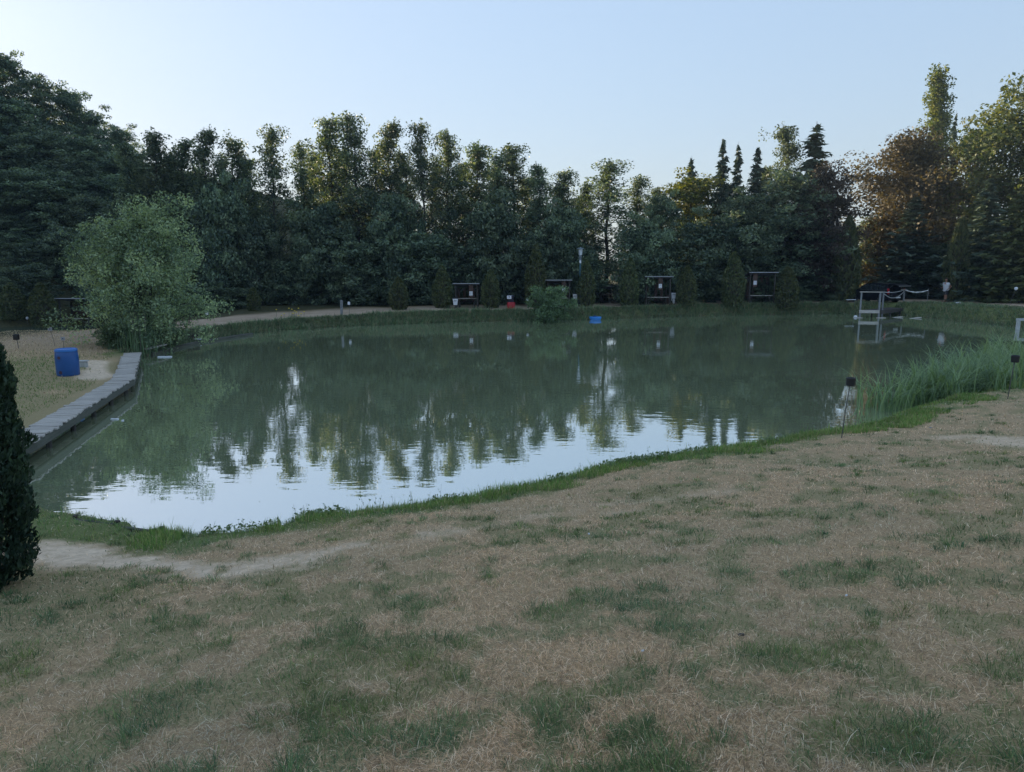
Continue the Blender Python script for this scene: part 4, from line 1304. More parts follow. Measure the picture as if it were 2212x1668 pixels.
# ---------------------------------------------------------------- jetty on the right
JZ = .48
jl, jc = Vector(at(1857, 671, JZ)), Vector(at(1902, 671.5, JZ))
jr = Vector(at(1954, 664, JZ)); je = Vector(at(1984, 661.5, JZ + .05)); 
sd_ = (je - jc); sd_.z = 0; sdn = sd_.normalized()
fr_ = (jl - jc)
j = empty('jetty', (jc.x, jc.y, 0)); tag(j, 'small grey timber jetty with a railing standing in the water on the right', 'jetty')
jo = Vector((jc.x, jc.y, 0))
n = int(sd_.length / .17)
for k in range(n):
    a = jc + sd_ * ((k + .5) / n); b = a + fr_
    mid = a.lerp(b, .5) - jo; L = fr_.length
    mb = MB(); mb.cham((-L / 2, -.065, -.02), (L / 2, .065, .02), .005)
    o = mb.build('deck_board', M['plank_dark'], j); o.location = mid; o.rotation_euler = (rb.uniform(-.01, .01), 0, math.atan2(fr_.y, fr_.x) + rb.uniform(-.01, .01))
def bar(a, b, w, h, mat, name, parent, off):
    a, b = Vector(a), Vector(b)
    d = b - a; L = d.length
    mb = MB(); mb.cham((-L / 2, -w / 2, -h / 2), (L / 2, w / 2, h / 2), min(w, h) * .12)
    o = mb.build(name, mat, parent)
    rot = d.to_track_quat('X', 'Z').to_matrix().to_4x4()
    o.matrix_local = Matrix.Translation(a.lerp(b, .5) - off) @ rot
    return o
fn = Vector((-.0, -1, 0)) * .035
bar(jl + fn + Vector((-.05, 0, -.07)), jc + fn + Vector((-.10, 0, -.07)), .05, .22, M['plank_grey'], 'front_board', j, jo)
bar(jc + Vector((.03, 0, -.13)), je + Vector((.03, 0, -.13)), .05, .2, M['plank_dark'], 'side_board', j, jo)
rh = z_at(631, jl.y) - JZ
tops = {}
for nm, b, tx in (('l', jl + Vector((.06, .05, 0)), 0), ('c', jc + Vector((-.09, .05, 0)), .0), ('c2', jc + sdn * .45 + Vector((-.06, 0, 0)), -.02), ('r', jr + Vector((-.06, 0, 0)), -.09)):
    top = b + Vector((tx, 0, rh - (0.03 if nm in ('l', 'c') else 0)))
    wv = .10 if nm != 'c' else .14
    mb = MB(); d_ = top - (b + Vector((0, 0, -.9 if nm != 'r' else -.2)))
    bar(b + Vector((0, 0, -1.2)), top, wv, .10, M['post_grey'], 'post', j, jo)
    tops[nm] = top
bar(tops['l'] + Vector((-.14, -.02, .035)), tops['c'] + Vector((.16, -.02, .035)), .13, .065, M['plank_grey'], 'rail', j, jo)
bar(tops['r'] + Vector((-.25, 0, .035)), tops['r'] + Vector((.16, 0, .035)), .10, .065, M['plank_grey'], 'rail', j, jo)
for sag, da, db in ((.10, 0, 0), (.42, -.08, -.12)):
    a = tops['c2'] + Vector((0, 0, da)); b = tops['r'] + Vector((0, 0, db))
    MB().tube([a.lerp(b, k / 12) - jo + Vector((0, 0, -sag * 4 * (k / 12) * (1 - k / 12))) for k in range(13)], .028, 6).build('rope_rail', M['rope'], j, True)
for k in range(4):
    for side in (Vector((0, 0, 0)), fr_ * .9):
        if k == 0: continue
        b = jc + sd_ * (k / 4) + side - jo
        MB().tube([(b.x, b.y, -1.2), (b.x, b.y, JZ - .02)], .06, 8).build('pile', M['post_dark'], j)
# things afloat at the jetty's foot
for (px, py, w, lab) in ((1853, 686.5, .55, 'flat grey board afloat under the left jetty post'), (1903, 686.8, .6, 'flat pale board afloat under the middle of the jetty'), (1938, 686, .75, 'pale board tilted out of the water under the jetty'), (1975, 688, .95, 'pale sunken board showing right of the jetty')):
    a = Vector(at(px, py, .01))
    mb = MB(); mb.cham((-w / 2, -.16, -.03), (w / 2, .16, .03), .012, Matrix.Rotation(R(-7 if px > 1930 else 0), 4, 'Y')); o = mb.build('floating_board', M['plank_grey'], None, loc=a, rz=.15)
    tag(o, lab, 'board', 'boards afloat at the jetty')
p = at(1848, 685, .02)
e = empty('buoy', p); tag(e, 'round white buoy floating left of the jetty', 'buoy')
MB().lathe([(.01, -.13), (.08, -.10), (.13, 0), (.09, .10), (.01, .13)], 14).build('float', M['plastic_white'], e, True)
MB().lathe([(.02, .125), (.03, .15), (.012, .19)], 8).build('ring', M['plastic_dark'], e)

# barrier tape
a = tops['r'] + Vector((.1, .05, 0)); x_, y_, z_ = on_far(2008, 56.5)
b = Vector((x_, y_, z_at(627, 56.5)))
e = empty('barrier_tape', (x_, y_, z_)); tag(e, 'white barrier tape strung from the jetty to a stake', 'barrier tape')
eo = Vector(e.location)
mb = MB()
pts = [a.lerp(b, k / 16) + Vector((0, 0, -.16 * 4 * (k / 16) * (1 - k / 16))) - eo for k in range(17)]
for k in range(16):
    u, v = pts[k], pts[k + 1]
    hh = .035 * (1 + .3 * math.sin(k * 1.7))
    mb.add([u + Vector((0, 0, hh)), u - Vector((0, 0, hh)), v - Vector((0, 0, hh)), v + Vector((0, 0, hh)), u + Vector((0, .004, hh)), u + Vector((0, .004, -hh)), v + Vector((0, .004, -hh)), v + Vector((0, .004, hh))], [(0, 1, 2, 3), (7, 6, 5, 4), (0, 3, 7, 4), (1, 5, 6, 2)])
mb.build('tape', M['tape_white'], e)
MB().tube([(0, 0, -.2), (0, 0, b.z - z_ + .12)], .025, 6).build('stake', M['post_grey'], e)

# concrete outlet frame at the right edge
p = at(2206, 712, 0)
e = empty('outlet_frame', p); tag(e, 'pale concrete frame at the water cut by the right edge', 'outlet')
for x0 in (-.22, .62):
    mb = MB(); mb.cham((x0 - .08, -.1, -.6), (x0 + .08, .1, .52), .02); mb.build('post', M['concrete'], e)
mb = MB(); mb.cham((-.32, -.12, .522), (.72, .12, .66), .02); mb.build('lintel', M['concrete'], e)

# angling gear left on the right-hand bank
p = on_far(1916, 55.6)
e = empty('bucket', p); tag(e, 'white bait bucket on the grass behind the jetty', 'bucket')
MB().lathe([(.13, 0), (.17, .38), (.18, .40), (.165, .40), (.12, .03), (.01, .03)], 18).build('body', M['plastic_white'], e, True)
MB().tube([(-.17, 0, .38), (-.12, -.05, .52), (.12, -.05, .52), (.17, 0, .38)], .008, 5).build('handle', M['steel'], e)
p = on_far(1868, 55.8)
e = empty('folded_parasol', p); tag(e, 'teal folded cloth on a short pole seen through the jetty railing', 'parasol')
MB().tube([(0, 0, -.1), (0, 0, .95)], .025, 8).build('pole', M['post_grey'], e)
MB().lathe([(.25, .55), (.28, .60), (.22, .82), (.06, .97), (.01, 1.0)], 14, (0, 0, 0), 1, .6, lambda a, z: 1 + .12 * math.sin(5 * a)).build('cloth', M['paint_teal'], e, True)
p = on_far(1884, 55)
o = MB().lathe([(.10, 0), (.17, .12), (.18, .13), (.16, .12), (.09, .02), (.01, .02)], 16).build('bait_bowl', M['plastic_white'], None, True, loc=p); tag(o, 'small white bowl on the grass behind the jetty railing', 'bowl')
p = on_far(1846, 56)
e = empty('tackle_box', p); tag(e, 'dark blue tackle box on the bank left of the jetty', 'box')
mb = MB(); mb.cham((-.28, -.17, -.02), (.28, .17, .28), .02); mb.build('case', M['plastic_dark'], e)
mb = MB(); mb.cham((-.29, -.18, .282), (.29, .18, .35), .02); mb.build('lid', M['plastic_dark'], e)
MB().tube([(-.1, 0, .35), (-.1, 0, .41), (.1, 0, .41), (.1, 0, .35)], .012, 6).build('handle', M['black'], e)
p = on_far(1842, 57.5)
e = empty('rod_rest', p); tag(e, 'pale angling tray on legs left of the jetty', 'tray')
mb = MB(); mb.cham((-.35, -.12, .52), (.35, .12, .56), .01); mb.build('tray', M['plastic_white'], e)
for s in (-.3, .3): MB().tube([(s, 0, -.1), (s, 0, .518)], .014, 6).build('leg', M['steel'], e)
p = on_far(1838, 56.3)
e = empty('fishing_rod', p); tag(e, 'red and white rod lying on the grass left of the jetty', 'fishing rod')
MB().tube([(-.5, 0, .05), (0.1, 0, .09)], .03, 8).build('grip', M['plastic_red'], e)
MB().tube([(.1, 0, .09), (.7, .05, .11)], [.022, .01], 8).build('blank', M['tape_white'], e)
p = on_far(2075, 52.5)
o = MB().lathe([(.02, 0), (.20, .02), (.16, .11), (.05, .14), (.01, .14)], 12, (0, 0, 0), 1, .6, lambda a, z: 1 + .25 * math.sin(3 * a + 1) + .15 * math.sin(5 * a)).build('plastic_bag', M['foam_white'], None, True, loc=p); tag(o, 'pale crumpled bag on the grass right of the angler', 'bag')

# ---------------------------------------------------------------- parked car, tailgate open
def make_car(loc, heading):
    e = empty('parked_car', loc, heading)
    tag(e, 'dark hatchback with its tailgate raised parked beside the tall thuja', 'car')
    W = .86
    # side profile (x forward, z up), clockwise from the rear sill
    top = [(-2.02, .62), (-2.02, .95), (-1.92, 1.20), (-1.70, 1.47), (-1.2, 1.53), (-.3, 1.54), (.30, 1.46), (1.02, 1.02), (1.62, .90), (1.98, .72), (2.06, .52), (2.02, .28)]
    def arch(cx):
        return [(cx + .37 * math.cos(a), .30 + .37 * math.sin(a)) for a in [math.pi * k / 8 for k in range(9)]]
    bottom = [(1.80, .22)] + arch(1.28) + [(.8, .20), (-.8, .20)] + arch(-1.25) + [(-1.75, .25), (-2.0, .32)]
    prof = top + bottom
    mb = MB()
    def yw(z):            # tumblehome above the belt line
        return W if z < .95 else W - (z - .95) * .34
    for s in (-1, 1):
        n = len(prof)
        vs = [(x, s * yw(z), z) for x, z in prof] + [(x, s * (yw(z) - .06), z) for x, z in prof]
        fs = [tuple(range(n)), tuple(range(n, 2 * n))[::-1]] + [(k, (k + 1) % n, n + (k + 1) % n, n + k) for k in range(n)]
        mb.add(vs, fs)
    # roof, bonnet and nose across the car
    strip = top[3:]
    for (x0, z0), (x1, z1) in zip(strip, strip[1:]):
        if (x0, z0) == (.30, 1.46):
            continue        # windscreen
        a, b = yw(z0) - .03, yw(z1) - .03
        mb.add([(x0, -a, z0 + .002), (x0, a, z0 + .002), (x1, b, z1 + .002), (x1, -b, z1 + .002), (x0, -a, z0 - .04), (x0, a, z0 - .04), (x1, b, z1 - .04), (x1, -b, z1 - .04)],
               [(0, 1, 2, 3), (7, 6, 5, 4), (0, 4, 5, 1), (2, 6, 7, 3)])
    # floor, seat back bulkhead, rear bumper
    mb.box((-1.95, -W + .05, .22), (1.9, W - .05, .30))
    body = mb.build('body', M['car_paint'], e)
    mb = MB(); mb.cham((-2.12, -W - .01, .30), (-1.98, W + .01, .66), .05); mb.build('rear_bumper', M['car_paint'], e)
    mb = MB(); mb.cham((1.96, -W + .04, .28), (2.12, W - .04, .58), .05); mb.build('front_bumper', M['car_paint'], e)
    mb = MB(); mb.box((-1.9, -W + .07, .305), (-.95, W - .07, .52)); mb.box((-1.0, -W + .1, .52), (-.86, W - .1, 1.12)); mb.build('boot_liner', M['car_trim'], e)
    for sx in (-.4, .4):
        mb = MB(); mb.cham((-.98, sx - .14, 1.12), (-.88, sx + .14, 1.34), .03); mb.build('headrest', M['car_trim'], e)
    mb = MB(); mb.cham((-1.75, -.3, .53), (-1.3, .2, .78), .03); mb.build('luggage', M['plastic_dark'], e)
    # glass
    def pane(poly, s, name):
        vs = [(x, s * (yw(z) + .006), z) for x, z in poly] + [(x, s * (yw(z) - .004), z) for x, z in poly]
        n = len(poly)
        m_ = MB().add(vs, [tuple(range(n)), tuple(range(n, 2 * n))[::-1]] + [(k, (k + 1) % n, n + (k + 1) % n, n + k) for k in range(n)])
        return m_.build(name, M['car_glass'], e)
    for s in (-1, 1):
        pane([(-1.62, 1.02), (-1.02, 1.00), (-1.0, 1.44), (-1.45, 1.42)], s, 'side_window')
        pane([(-.94, 1.0), (-.12, .99), (-.10, 1.455), (-.92, 1.45)], s, 'side_window')
        pane([(-.04, .99), (.88, 1.0), (.30, 1.41), (-.02, 1.455)], s, 'side_window')
        # bright strip under the glass
        m_ = MB(); m_.box((-1.62, s * (W + .002) - .006, .965), (.9, s * (W + .002) + .006, .985)); m_.build('trim_strip', M['alloy'], e)
        m_ = MB(); m_.prism([(-2.0, .74), (-1.86, .74), (-1.78, 1.16), (-1.93, 1.16)], 'y', s * (W - .05), s * (W + .012)); tl = m_.build('tail_light', M['tail_red'], e)
        m_ = MB(); m_.prism([(-2.005, .84), (-1.93, .84), (-1.90, .95), (-2.0, .95)], 'y', s * (W - .06), s * (W + .016)); m_.build('reverse_lens', M['tail_clear'], tl)
        m_ = MB(); m_.prism([(1.62, .70), (1.99, .58), (1.96, .70), (1.66, .84)], 'y', s * (W - .25), s * (W + .006)); m_.build('headlight', M['tail_clear'], e)
        m_ = MB(); m_.cham((.62, s * (W + .03) - .02, .98), (.80, s * (W + .15), 1.10), .02) if s > 0 else m_.cham((.62, s * (W + .15), .98), (.80, s * (W + .03) + .02, 1.10), .02); m_.build('mirror', M['car_paint'], e)
        for x0 in (-.85, .0):
            m_ = MB(); m_.box((x0, s * (W + .012) - .008, .86), (x0 + .16, s * (W + .012) + .008, .885)); m_.build('door_handle', M['alloy'], e)
        for cx in (1.28, -1.25):
            wh = MB().lathe([(.20, -.10), (.29, -.10), (.315, -.07), (.315, .07), (.29, .10), (.20, .10)], 24).build('wheel', M['tyre'], e, True)
            wh.location = (cx, s * (W - .10), .31); wh.rotation_euler = (math.pi / 2, 0, 0)
            rim = MB().lathe([(.01, -.09), (.05, -.09), (.19, -.07), (.20, -.11), (.20, .11), (.19, .07), (.05, .09), (.01, .09)], 20).build('rim', M['alloy'], wh)
    a, b = yw(1.46) - .07, yw(1.02) - .07
    MB().add([(.30, -a, 1.455), (.30, a, 1.455), (1.02, b, 1.02), (1.02, -b, 1.02), (.30, -a, 1.43), (.30, a, 1.43), (1.02, b, .995), (1.02, -b, .995)], [(0, 1, 2, 3), (7, 6, 5, 4), (0, 4, 5, 1), (2, 6, 7, 3), (1, 5, 6, 2), (0, 3, 7, 4)]).build('windscreen', M['car_glass'], e)
    # raised tailgate, hinged at the roof
    tg = bpy.data.objects.new('tailgate', None); tg.location = (-1.68, 0, 1.50); tg.rotation_euler = (0, R(6), 0); link(tg, e)
    a = .58
    m_ = MB(); m_.add([(0, -a, 0), (0, a, 0), (-.42, a + .04, -.02), (-.42, -a - .04, -.02), (-.92, a + .10, -.20), (-.92, -a - .10, -.20),
                       (0, -a, -.05), (0, a, -.05), (-.42, a + .04, -.08), (-.42, -a - .04, -.08), (-.90, a + .10, -.27), (-.90, -a - .10, -.27)],
                      [(0, 1, 2, 3), (3, 2, 4, 5), (6, 9, 8, 7), (9, 11, 10, 8), (0, 6, 7, 1), (1, 7, 8, 2), (2, 8, 10, 4), (0, 3, 9, 6), (3, 5, 11, 9), (5, 4, 10, 11)])
    # one mesh for the gate itself
    gate = m_.build('gate_panel', M['car_paint'], e)
    gate.location = tg.location; gate.rotation_euler = tg.rotation_euler
    bpy.data.objects.remove(tg)
    m_ = MB(); m_.add([(-.05, -a + .06, .006), (-.05, a - .06, .006), (-.40, a - .03, -.012), (-.40, -a + .03, -.012), (-.05, -a + .06, -.001), (-.05, a - .06, -.001), (-.40, a - .03, -.018), (-.40, -a + .03, -.018)],
                      [(0, 1, 2, 3), (7, 6, 5, 4), (0, 4, 5, 1), (2, 6, 7, 3), (1, 5, 6, 2), (0, 3, 7, 4)])
    m_.build('rear_window', M['car_glass'], gate)
    m_ = MB(); m_.cham((-.95, -a - .08, -.275), (-.915, a + .08, -.20), .012); m_.build('gate_edge', M['alloy'], gate)
    for s in (-1, 1):
        MB().tube([(-1.80, s * .62, 1.18), (-2.10, s * .62, 1.46)], .012, 6).build('gas_strut', M['steel'], e)
    m_ = MB(); m_.box((-2.128, -.26, .42), (-2.122, .26, .53)); m_.build('number_plate', M['paper'], e)
    return e
cx_, cy_, cz_ = on_far(1893, 58.8)
# nose away to the left, tail toward the viewer's right
make_car((cx_, cy_, cz_), math.radians(114))

# ---------------------------------------------------------------- standing angler
def skin_mesh(name, verts, edges, mat, parent, sub=2, root=0):
    """verts: (x,y,z,rx,ry)"""
    me = bpy.data.meshes.new(name)
    bm = bmesh.new()
    lay = bm.verts.layers.skin.verify()
    vs = []
    for i, v in enumerate(verts):
        b = bm.verts.new(v[:3]); b[lay].radius = (v[3], v[4]); b[lay].use_root = (i == root)
        vs.append(b)
    for a, b in edges:
        bm.edges.new((vs[a], vs[b]))
    bm.to_mesh(me); bm.free()
    me.materials.append(mat)
    o = bpy.data.objects.new(name, me); link(o, parent)
    s = o.modifiers.new('skin', 'SKIN'); s.use_smooth_shade = True
    u = o.modifiers.new('smooth', 'SUBSURF'); u.levels = sub; u.render_levels = sub
    return o

px_, py_, pz_ = on_ground(2041, 652)
per = empty('person', (px_, py_, pz_), R(8)); tag(per, 'man in white T-shirt, dark shorts and cap standing with a hand on his hip', 'person')
# the figure looks toward -X (left over the water); his left side is toward the viewer (-Y)
Bv, Be = [], []
def bv(*a):
    Bv.append(a); return len(Bv) - 1
pel = bv(0, 0, .95, .135, .135)
bel = bv(-.05, 0, 1.10, .140, .140)
che = bv(-.01, 0, 1.33, .140, .140)
nek0 = bv(.01, 0, 1.50, .075, .085)
nek = bv(-.02, 0, 1.57, .058, .06)
h1 = bv(-.05, 0, 1.65, .075, .068)
h2 = bv(-.055, 0, 1.735, .096, .078)
h3 = bv(-.04, 0, 1.81, .075, .062)
Be += [(pel, bel), (bel, che), (che, nek0), (nek0, nek), (nek, h1), (h1, h2), (h2, h3)]
legs = []
for s, fx in ((-1, -.03), (1, .05)):
    hip = bv(fx * .4, s * .10, .86, .10, .10)
    kn = bv(fx - .01, s * .115, .48, .062, .062)
    cf = bv(fx + .015, s * .118, .34, .058, .058)
    an = bv(fx, s * .12, .09, .036, .036)
    ft = bv(fx - .06, s * .125, .045, .035, .042)
    toe = bv(fx - .19, s * .135, .03, .024, .040)
    Be += [(pel, hip), (hip, kn), (kn, cf), (cf, an), (an, ft), (ft, toe)]
# near arm: hand on hip, elbow behind; far arm: forearm forward holding the rod
sh = bv(.01, -.20, 1.43, .06, .06); el = bv(.20, -.30, 1.19, .043, .043); wr = bv(.02, -.22, 1.02, .028, .03)
Be += [(che, sh), (sh, el), (el, wr)]
sh2 = bv(.0, .20, 1.43, .06, .06); el2 = bv(.03, .26, 1.16, .043, .043); wr2 = bv(-.20, .20, 1.10, .028, .03)
Be += [(che, sh2), (sh2, el2), (el2, wr2)]
pm = bv(-.05, -.205, .985, .02, .036); Be += [(wr, pm)]
for k in range(4):
    a = bv(-.085, -.20 + .018 * (k - 1.5), .975 - .008 * k, .0085, .0085); b = bv(-.125, -.185 + .014 * (k - 1.5), .962 - .011 * k, .0075, .0075)
    Be += [(pm, a), (a, b)]
a = bv(-.03, -.235, .965, .0095, .0095); b = bv(-.05, -.245, .93, .008, .008); Be += [(pm, a), (a, b)]
pm2 = bv(-.265, .19, 1.09, .02, .034); Be += [(wr2, pm2)]
for k in range(4):
    a = bv(-.31, .185 + .012 * (k - 1.5), 1.105 - .020 * k, .0085, .0085); b = bv(-.315, .155 + .008 * (k - 1.5), 1.100 - .020 * k, .0075, .0075)
    Be += [(pm2, a), (a, b)]
a = bv(-.27, .155, 1.115, .0095, .0095); b = bv(-.295, .14, 1.125, .008, .008); Be += [(pm2, a), (a, b)]
skin_mesh('body', Bv, Be, M['skin'], per, 2, pel)
skin_mesh('t_shirt', [(0, 0, .96, .215, .215), (-.06, 0, 1.10, .235, .235), (-.015, 0, 1.33, .215, .215), (.01, 0, 1.49, .10, .10),
                      (.01, -.22, 1.42, .10, .10), (.10, -.27, 1.28, .095, .095), (0, .22, 1.42, .10, .10), (.015, .26, 1.26, .095, .095)],
          [(0, 1), (1, 2), (2, 3), (2, 4), (4, 5), (2, 6), (6, 7)], M['shirt'], per, 2, 1)
skin_mesh('shorts', [(0, 0, .99, .185, .185), (0, 0, .88, .19, .19), (-.015, -.105, .78, .125, .125), (-.03, -.115, .52, .105, .100), (.025, .105, .78, .125, .125), (.045, .115, .52, .105, .100)],
          [(0, 1), (1, 2), (2, 3), (1, 4), (4, 5)], M['shorts'], per, 2, 0)
MB().lathe([(.075, 1.775), (.092, 1.79), (.094, 1.82), (.075, 1.865), (.035, 1.885), (.005, 1.888)], 18, (-.042, 0, 0), 1.12, .95).build('cap', M['cap_dark'], per, True)
MB().add([(-.12, -.075, 1.795), (-.12, .075, 1.795), (-.225, .045, 1.775), (-.225, -.045, 1.775), (-.12, -.075, 1.785), (-.12, .075, 1.785), (-.225, .045, 1.767), (-.225, -.045, 1.767)],
         [(0, 1, 2, 3), (7, 6, 5, 4), (0, 4, 5, 1), (1, 5, 6, 2), (2, 6, 7, 3), (3, 7, 4, 0)]).build('cap_peak', M['cap_dark'], per)
MB().lathe([(.07, 1.70), (.088, 1.73), (.09, 1.785)], 16, (-.022, 0, 0), 1.0, .93).build('hair', M['hair'], per, True)
for s in (-1, 1):
    MB().lathe([(.004, -.03), (.016, -.018), (.02, .005), (.014, .024), (.004, .03)], 8, (-.045, s * .080, 1.735), .8, .45).build('ear', M['skin'], per, True)
    MB().lathe([(.002, -.010), (.010, 0), (.002, .010)], 8, (-.140, s * .032, 1.745), .6, 1).build('eye', M['print'], per, True)
    MB().lathe([(.035, .0), (.045, .012), (.04, .03), (.01, .034)], 12, (-.10 + (-.03 if s < 0 else .05), s * .13, .0), 2.6, 1).build('sandal', M['sandal'], per, True)
MB().lathe([(.004, -.03), (.019, -.022), (.012, .012), (.004, .03)], 8, (-.152, 0, 1.715), 1.1, .8).build('nose', M['skin'], per, True)
MB().lathe([(.002, -.006), (.02, 0), (.002, .006)], 8, (-.135, 0, 1.672), .5, 1.2).build('mouth', M['red_mark'], per, True)
pw = Matrix.Translation(Vector((px_, py_, pz_))) @ Matrix.Rotation(R(8), 4, 'Z')
q0 = pw @ Vector((-.12, .17, 1.06)); q1 = pw @ Vector((-1.9, .05, 1.75))
rod = empty('held_fishing_rod', q0); tag(rod, 'thin dark fishing rod held by the standing man', 'fishing rod')
dd = q1 - q0
MB().tube([(0, 0, 0), dd * .15], .011, 8).build('grip', M['car_trim'], rod)
MB().tube([dd * .15, dd * .55, dd], [.006, .004, .0015], 6).build('blank', M['wire'], rod)
r_ = MB().lathe([(.02, -.02), (.028, -.01), (.028, .01), (.02, .02)], 10).build('reel', M['steel'], rod); r_.location = dd * .12 + Vector((0, 0, -.04)); r_.rotation_euler = (R(90), 0, 0)

# ---------------------------------------------------------------- round willow-like tree, shrubs and reeds near the boardwalk
wl = broadleaf(201, 6.6, 3.35, 0.03, lambda t: max(.18, math.sqrt(max(0, 1 - (t * .97) ** 2.6)) * min(1, .55 + 1.2 * t)), 150, 0.115, 88, M['leaf_willow'], M['bark'], 0.6, 0.125, trunk_r=.10, sub=4, multi=4, droop=.16, fl=.85)
x, y, z = on_ground(312, 745)
plant(wl, 'willow_tree', (x, y, z), z_at(442, y) - z, 296 * y / FPX, 'round bushy light green willow on the left bank by the boardwalk', 'tree', None, .8)
bs = broadleaf(211, 2.0, 1.25, 0.02, dome, 60, 0.10, 70, M['leaf_bush'], M['bark'], 0.6, 0.2, trunk_r=.03, sub=3, multi=4)
p = at(1187, 688, .25)
plant(bs, 'round_bush', (p[0], p[1], .1), z_at(624, p[1]) - .1, 92 * p[1] / FPX, 'round green bush on the far bank left of the lamp post', 'bush', None)
p = on_ground(258, 752)
plant(bs, 'low_bush', p, 1.0, 1.7, 'low green bush at the foot of the willow beside the reeds', 'bush', None, 1.2)
p = on_ground(352, 748)
plant(bs, 'low_bush', p, .75, 1.8, 'dark low bush under the willow above the floating beam', 'bush', None, 2.2)

def reed_blades(name, pts, hmin, hmax, wid, mat, seed, arch=.5, tint=(.2, .9)):
    """pts: (n,3) bases; long arching leaves of five points each"""
    rng = np.random.default_rng(seed)
    n = len(pts)
    h = rng.uniform(hmin, hmax, n)
    a = rng.uniform(0, 2 * math.pi, n)
    ar = arch * rng.uniform(.25, 1.3, n)
    dirv = np.stack([np.cos(a), np.sin(a), np.zeros(n)], 1)
    side = np.stack([-np.sin(a), np.cos(a), np.zeros(n)], 1)
    K = 6
    V = np.zeros((n, K, 2, 3))
    for k in range(K):
        u = k / (K - 1)
        c = pts + dirv * (h * ar * u ** 2.2)[:, None]
        c[:, 2] += h * (u - 0.45 * ar * u ** 2.6)
        w = wid * (1 - .95 * u ** 1.6) * rng.uniform(.7, 1.2, n)
        V[:, k, 0] = c - side * w[:, None] / 2
        V[:, k, 1] = c + side * w[:, None] / 2
    idx = np.arange(n * K * 2).reshape(n, K, 2)
    F = np.stack([idx[:, :-1, 0], idx[:, :-1, 1], idx[:, 1:, 1], idx[:, 1:, 0]], -1).reshape(-1, 4)
    T = np.repeat(np.clip(rng.uniform(tint[0], tint[1], n), 0, 1), K * 2)
    me = np_mesh(name, V.reshape(-1, 3), [F], False, {'tint': T})
    me.materials.append(mat)
    return me

rng = np.random.default_rng(77)
# cattail clump by the willow
c = np.array(on_ground(296, 762))
n = 170
pts = np.stack([rng.normal(0, .40, n), rng.normal(0, .28, n), np.full(n, -.05)], 1)
e = empty('reed_clump', c); tag(e, 'tall upright clump of green reeds where the boardwalk meets the willow', 'reeds')
o = bpy.data.objects.new('leaves', reed_blades('reed_leaves', pts, .8, 1.95, .024, M['reed'], 5, .26, (.0, .55))); link(o, e)
for k in range(14):
    x0, y0 = rng.normal(0, .25), rng.normal(0, .2)
    MB().tube([(x0, y0, 0), (x0 + rng.normal() * .08, y0, rng.uniform(1.2, 1.8))], .007, 5).build('stalk', M['bark_pale'], e)

# reeds on the right shore
def along_shore(i0, i1, n, o0, o1):
    """points scattered along outline vertices i0..i1, offset o0..o1 metres landward"""
    seg = [P1[i] for i in range(i0, i1 + 1)]
    L = [np.linalg.norm(seg[k + 1] - seg[k]) for k in range(len(seg) - 1)]
    t = rng.uniform(0, sum(L), n)
    cum = np.concatenate([[0], np.cumsum(L)])
    k = np.clip(np.searchsorted(cum, t) - 1, 0, len(L) - 1)
    seg = np.array(seg)
    u = (t - cum[k]) / np.array(L)[k]
    p = seg[k] * (1 - u)[:, None] + seg[k + 1] * u[:, None]
    tv = seg[k + 1] - seg[k]
    nv = np.stack([tv[:, 1], -tv[:, 0]], 1) / np.linalg.norm(tv, axis=1)[:, None]
    return p + nv * rng.uniform(o0, o1, n)[:, None]
px_list = []
for (cx0, cy0, rad, n) in ((1925, 880, .4, 120), (2010, 868, .7, 300), (2080, 855, .8, 360), (2150, 842, .8, 420), (2215, 832, .8, 420), (2180, 800, 1.0, 420),(1935, 868, .5, 110), (1985, 858, .7, 260), (2035, 850, .8, 330), (2095, 838, .9, 420), (2150, 826, 1.0, 480), (2215, 815, 1.1, 520), (2290, 800, 1.3, 420), (2400, 780, 1.4, 300), (2120, 800, .9, 260), (2210, 770, 1.2, 320)):
    q_ = at(cx0, cy0, 0.05)
    px_list.append(np.stack([q_[0] + rng.normal(0, rad * .7, n // 14).repeat(14) + rng.normal(0, .10, n // 14 * 14), q_[1] + rng.normal(0, rad * .6, n // 14).repeat(14) + rng.normal(0, .10, n // 14 * 14)], 1))
P = np.concatenate(px_list)
zz = np.maximum(land(P[:, 0], P[:, 1])[0], -.1)
keep = zz < .75
pts = np.column_stack([P, zz])[keep]
o = bpy.data.objects.new('reeds', reed_blades('reeds', pts, .55, 1.8, .036, M['reed'], 9, .95))
link(o); tag(o, 'dense green reeds along the right shore', 'reeds', None, 'stuff')

# yellow flowers on the far left bank
p = on_far(625, 44.6)
e = empty('yellow_flower', p); tag(e, 'tall yellow flowers growing on the far bank right of the willow', 'flowers')
for k in range(13):
    mb, mp = MB(), MB()
    x0, y0 = rng.normal(0, .35), rng.normal(0, .15); h = rng.uniform(.25, .75)
    mb.tube([(x0, y0, -.1), (x0 + .03, y0, h)], .008, 4)
    mp.lathe([(.01, -.02), (.055, 0), (.03, .03), (.005, .035)], 8, (x0 + .03, y0, h))
    st = mb.build('stem', M['leaf_bush'], e); mp.build('flower_head', M['yellow_petal'], st)

# ---------------------------------------------------------------- thuja at the left edge, near the viewer
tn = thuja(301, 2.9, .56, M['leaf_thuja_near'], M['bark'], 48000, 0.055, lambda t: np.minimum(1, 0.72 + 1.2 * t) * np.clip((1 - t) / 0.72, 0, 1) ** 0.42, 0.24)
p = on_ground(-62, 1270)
plant(tn, 'thuja_hedge', (p[0], p[1], p[2] - .05), z_at(490, p[1]) - p[2], 2 * 152 * p[1] / FPX, 'dark dense thuja standing close at the left edge', 'thuja', None)

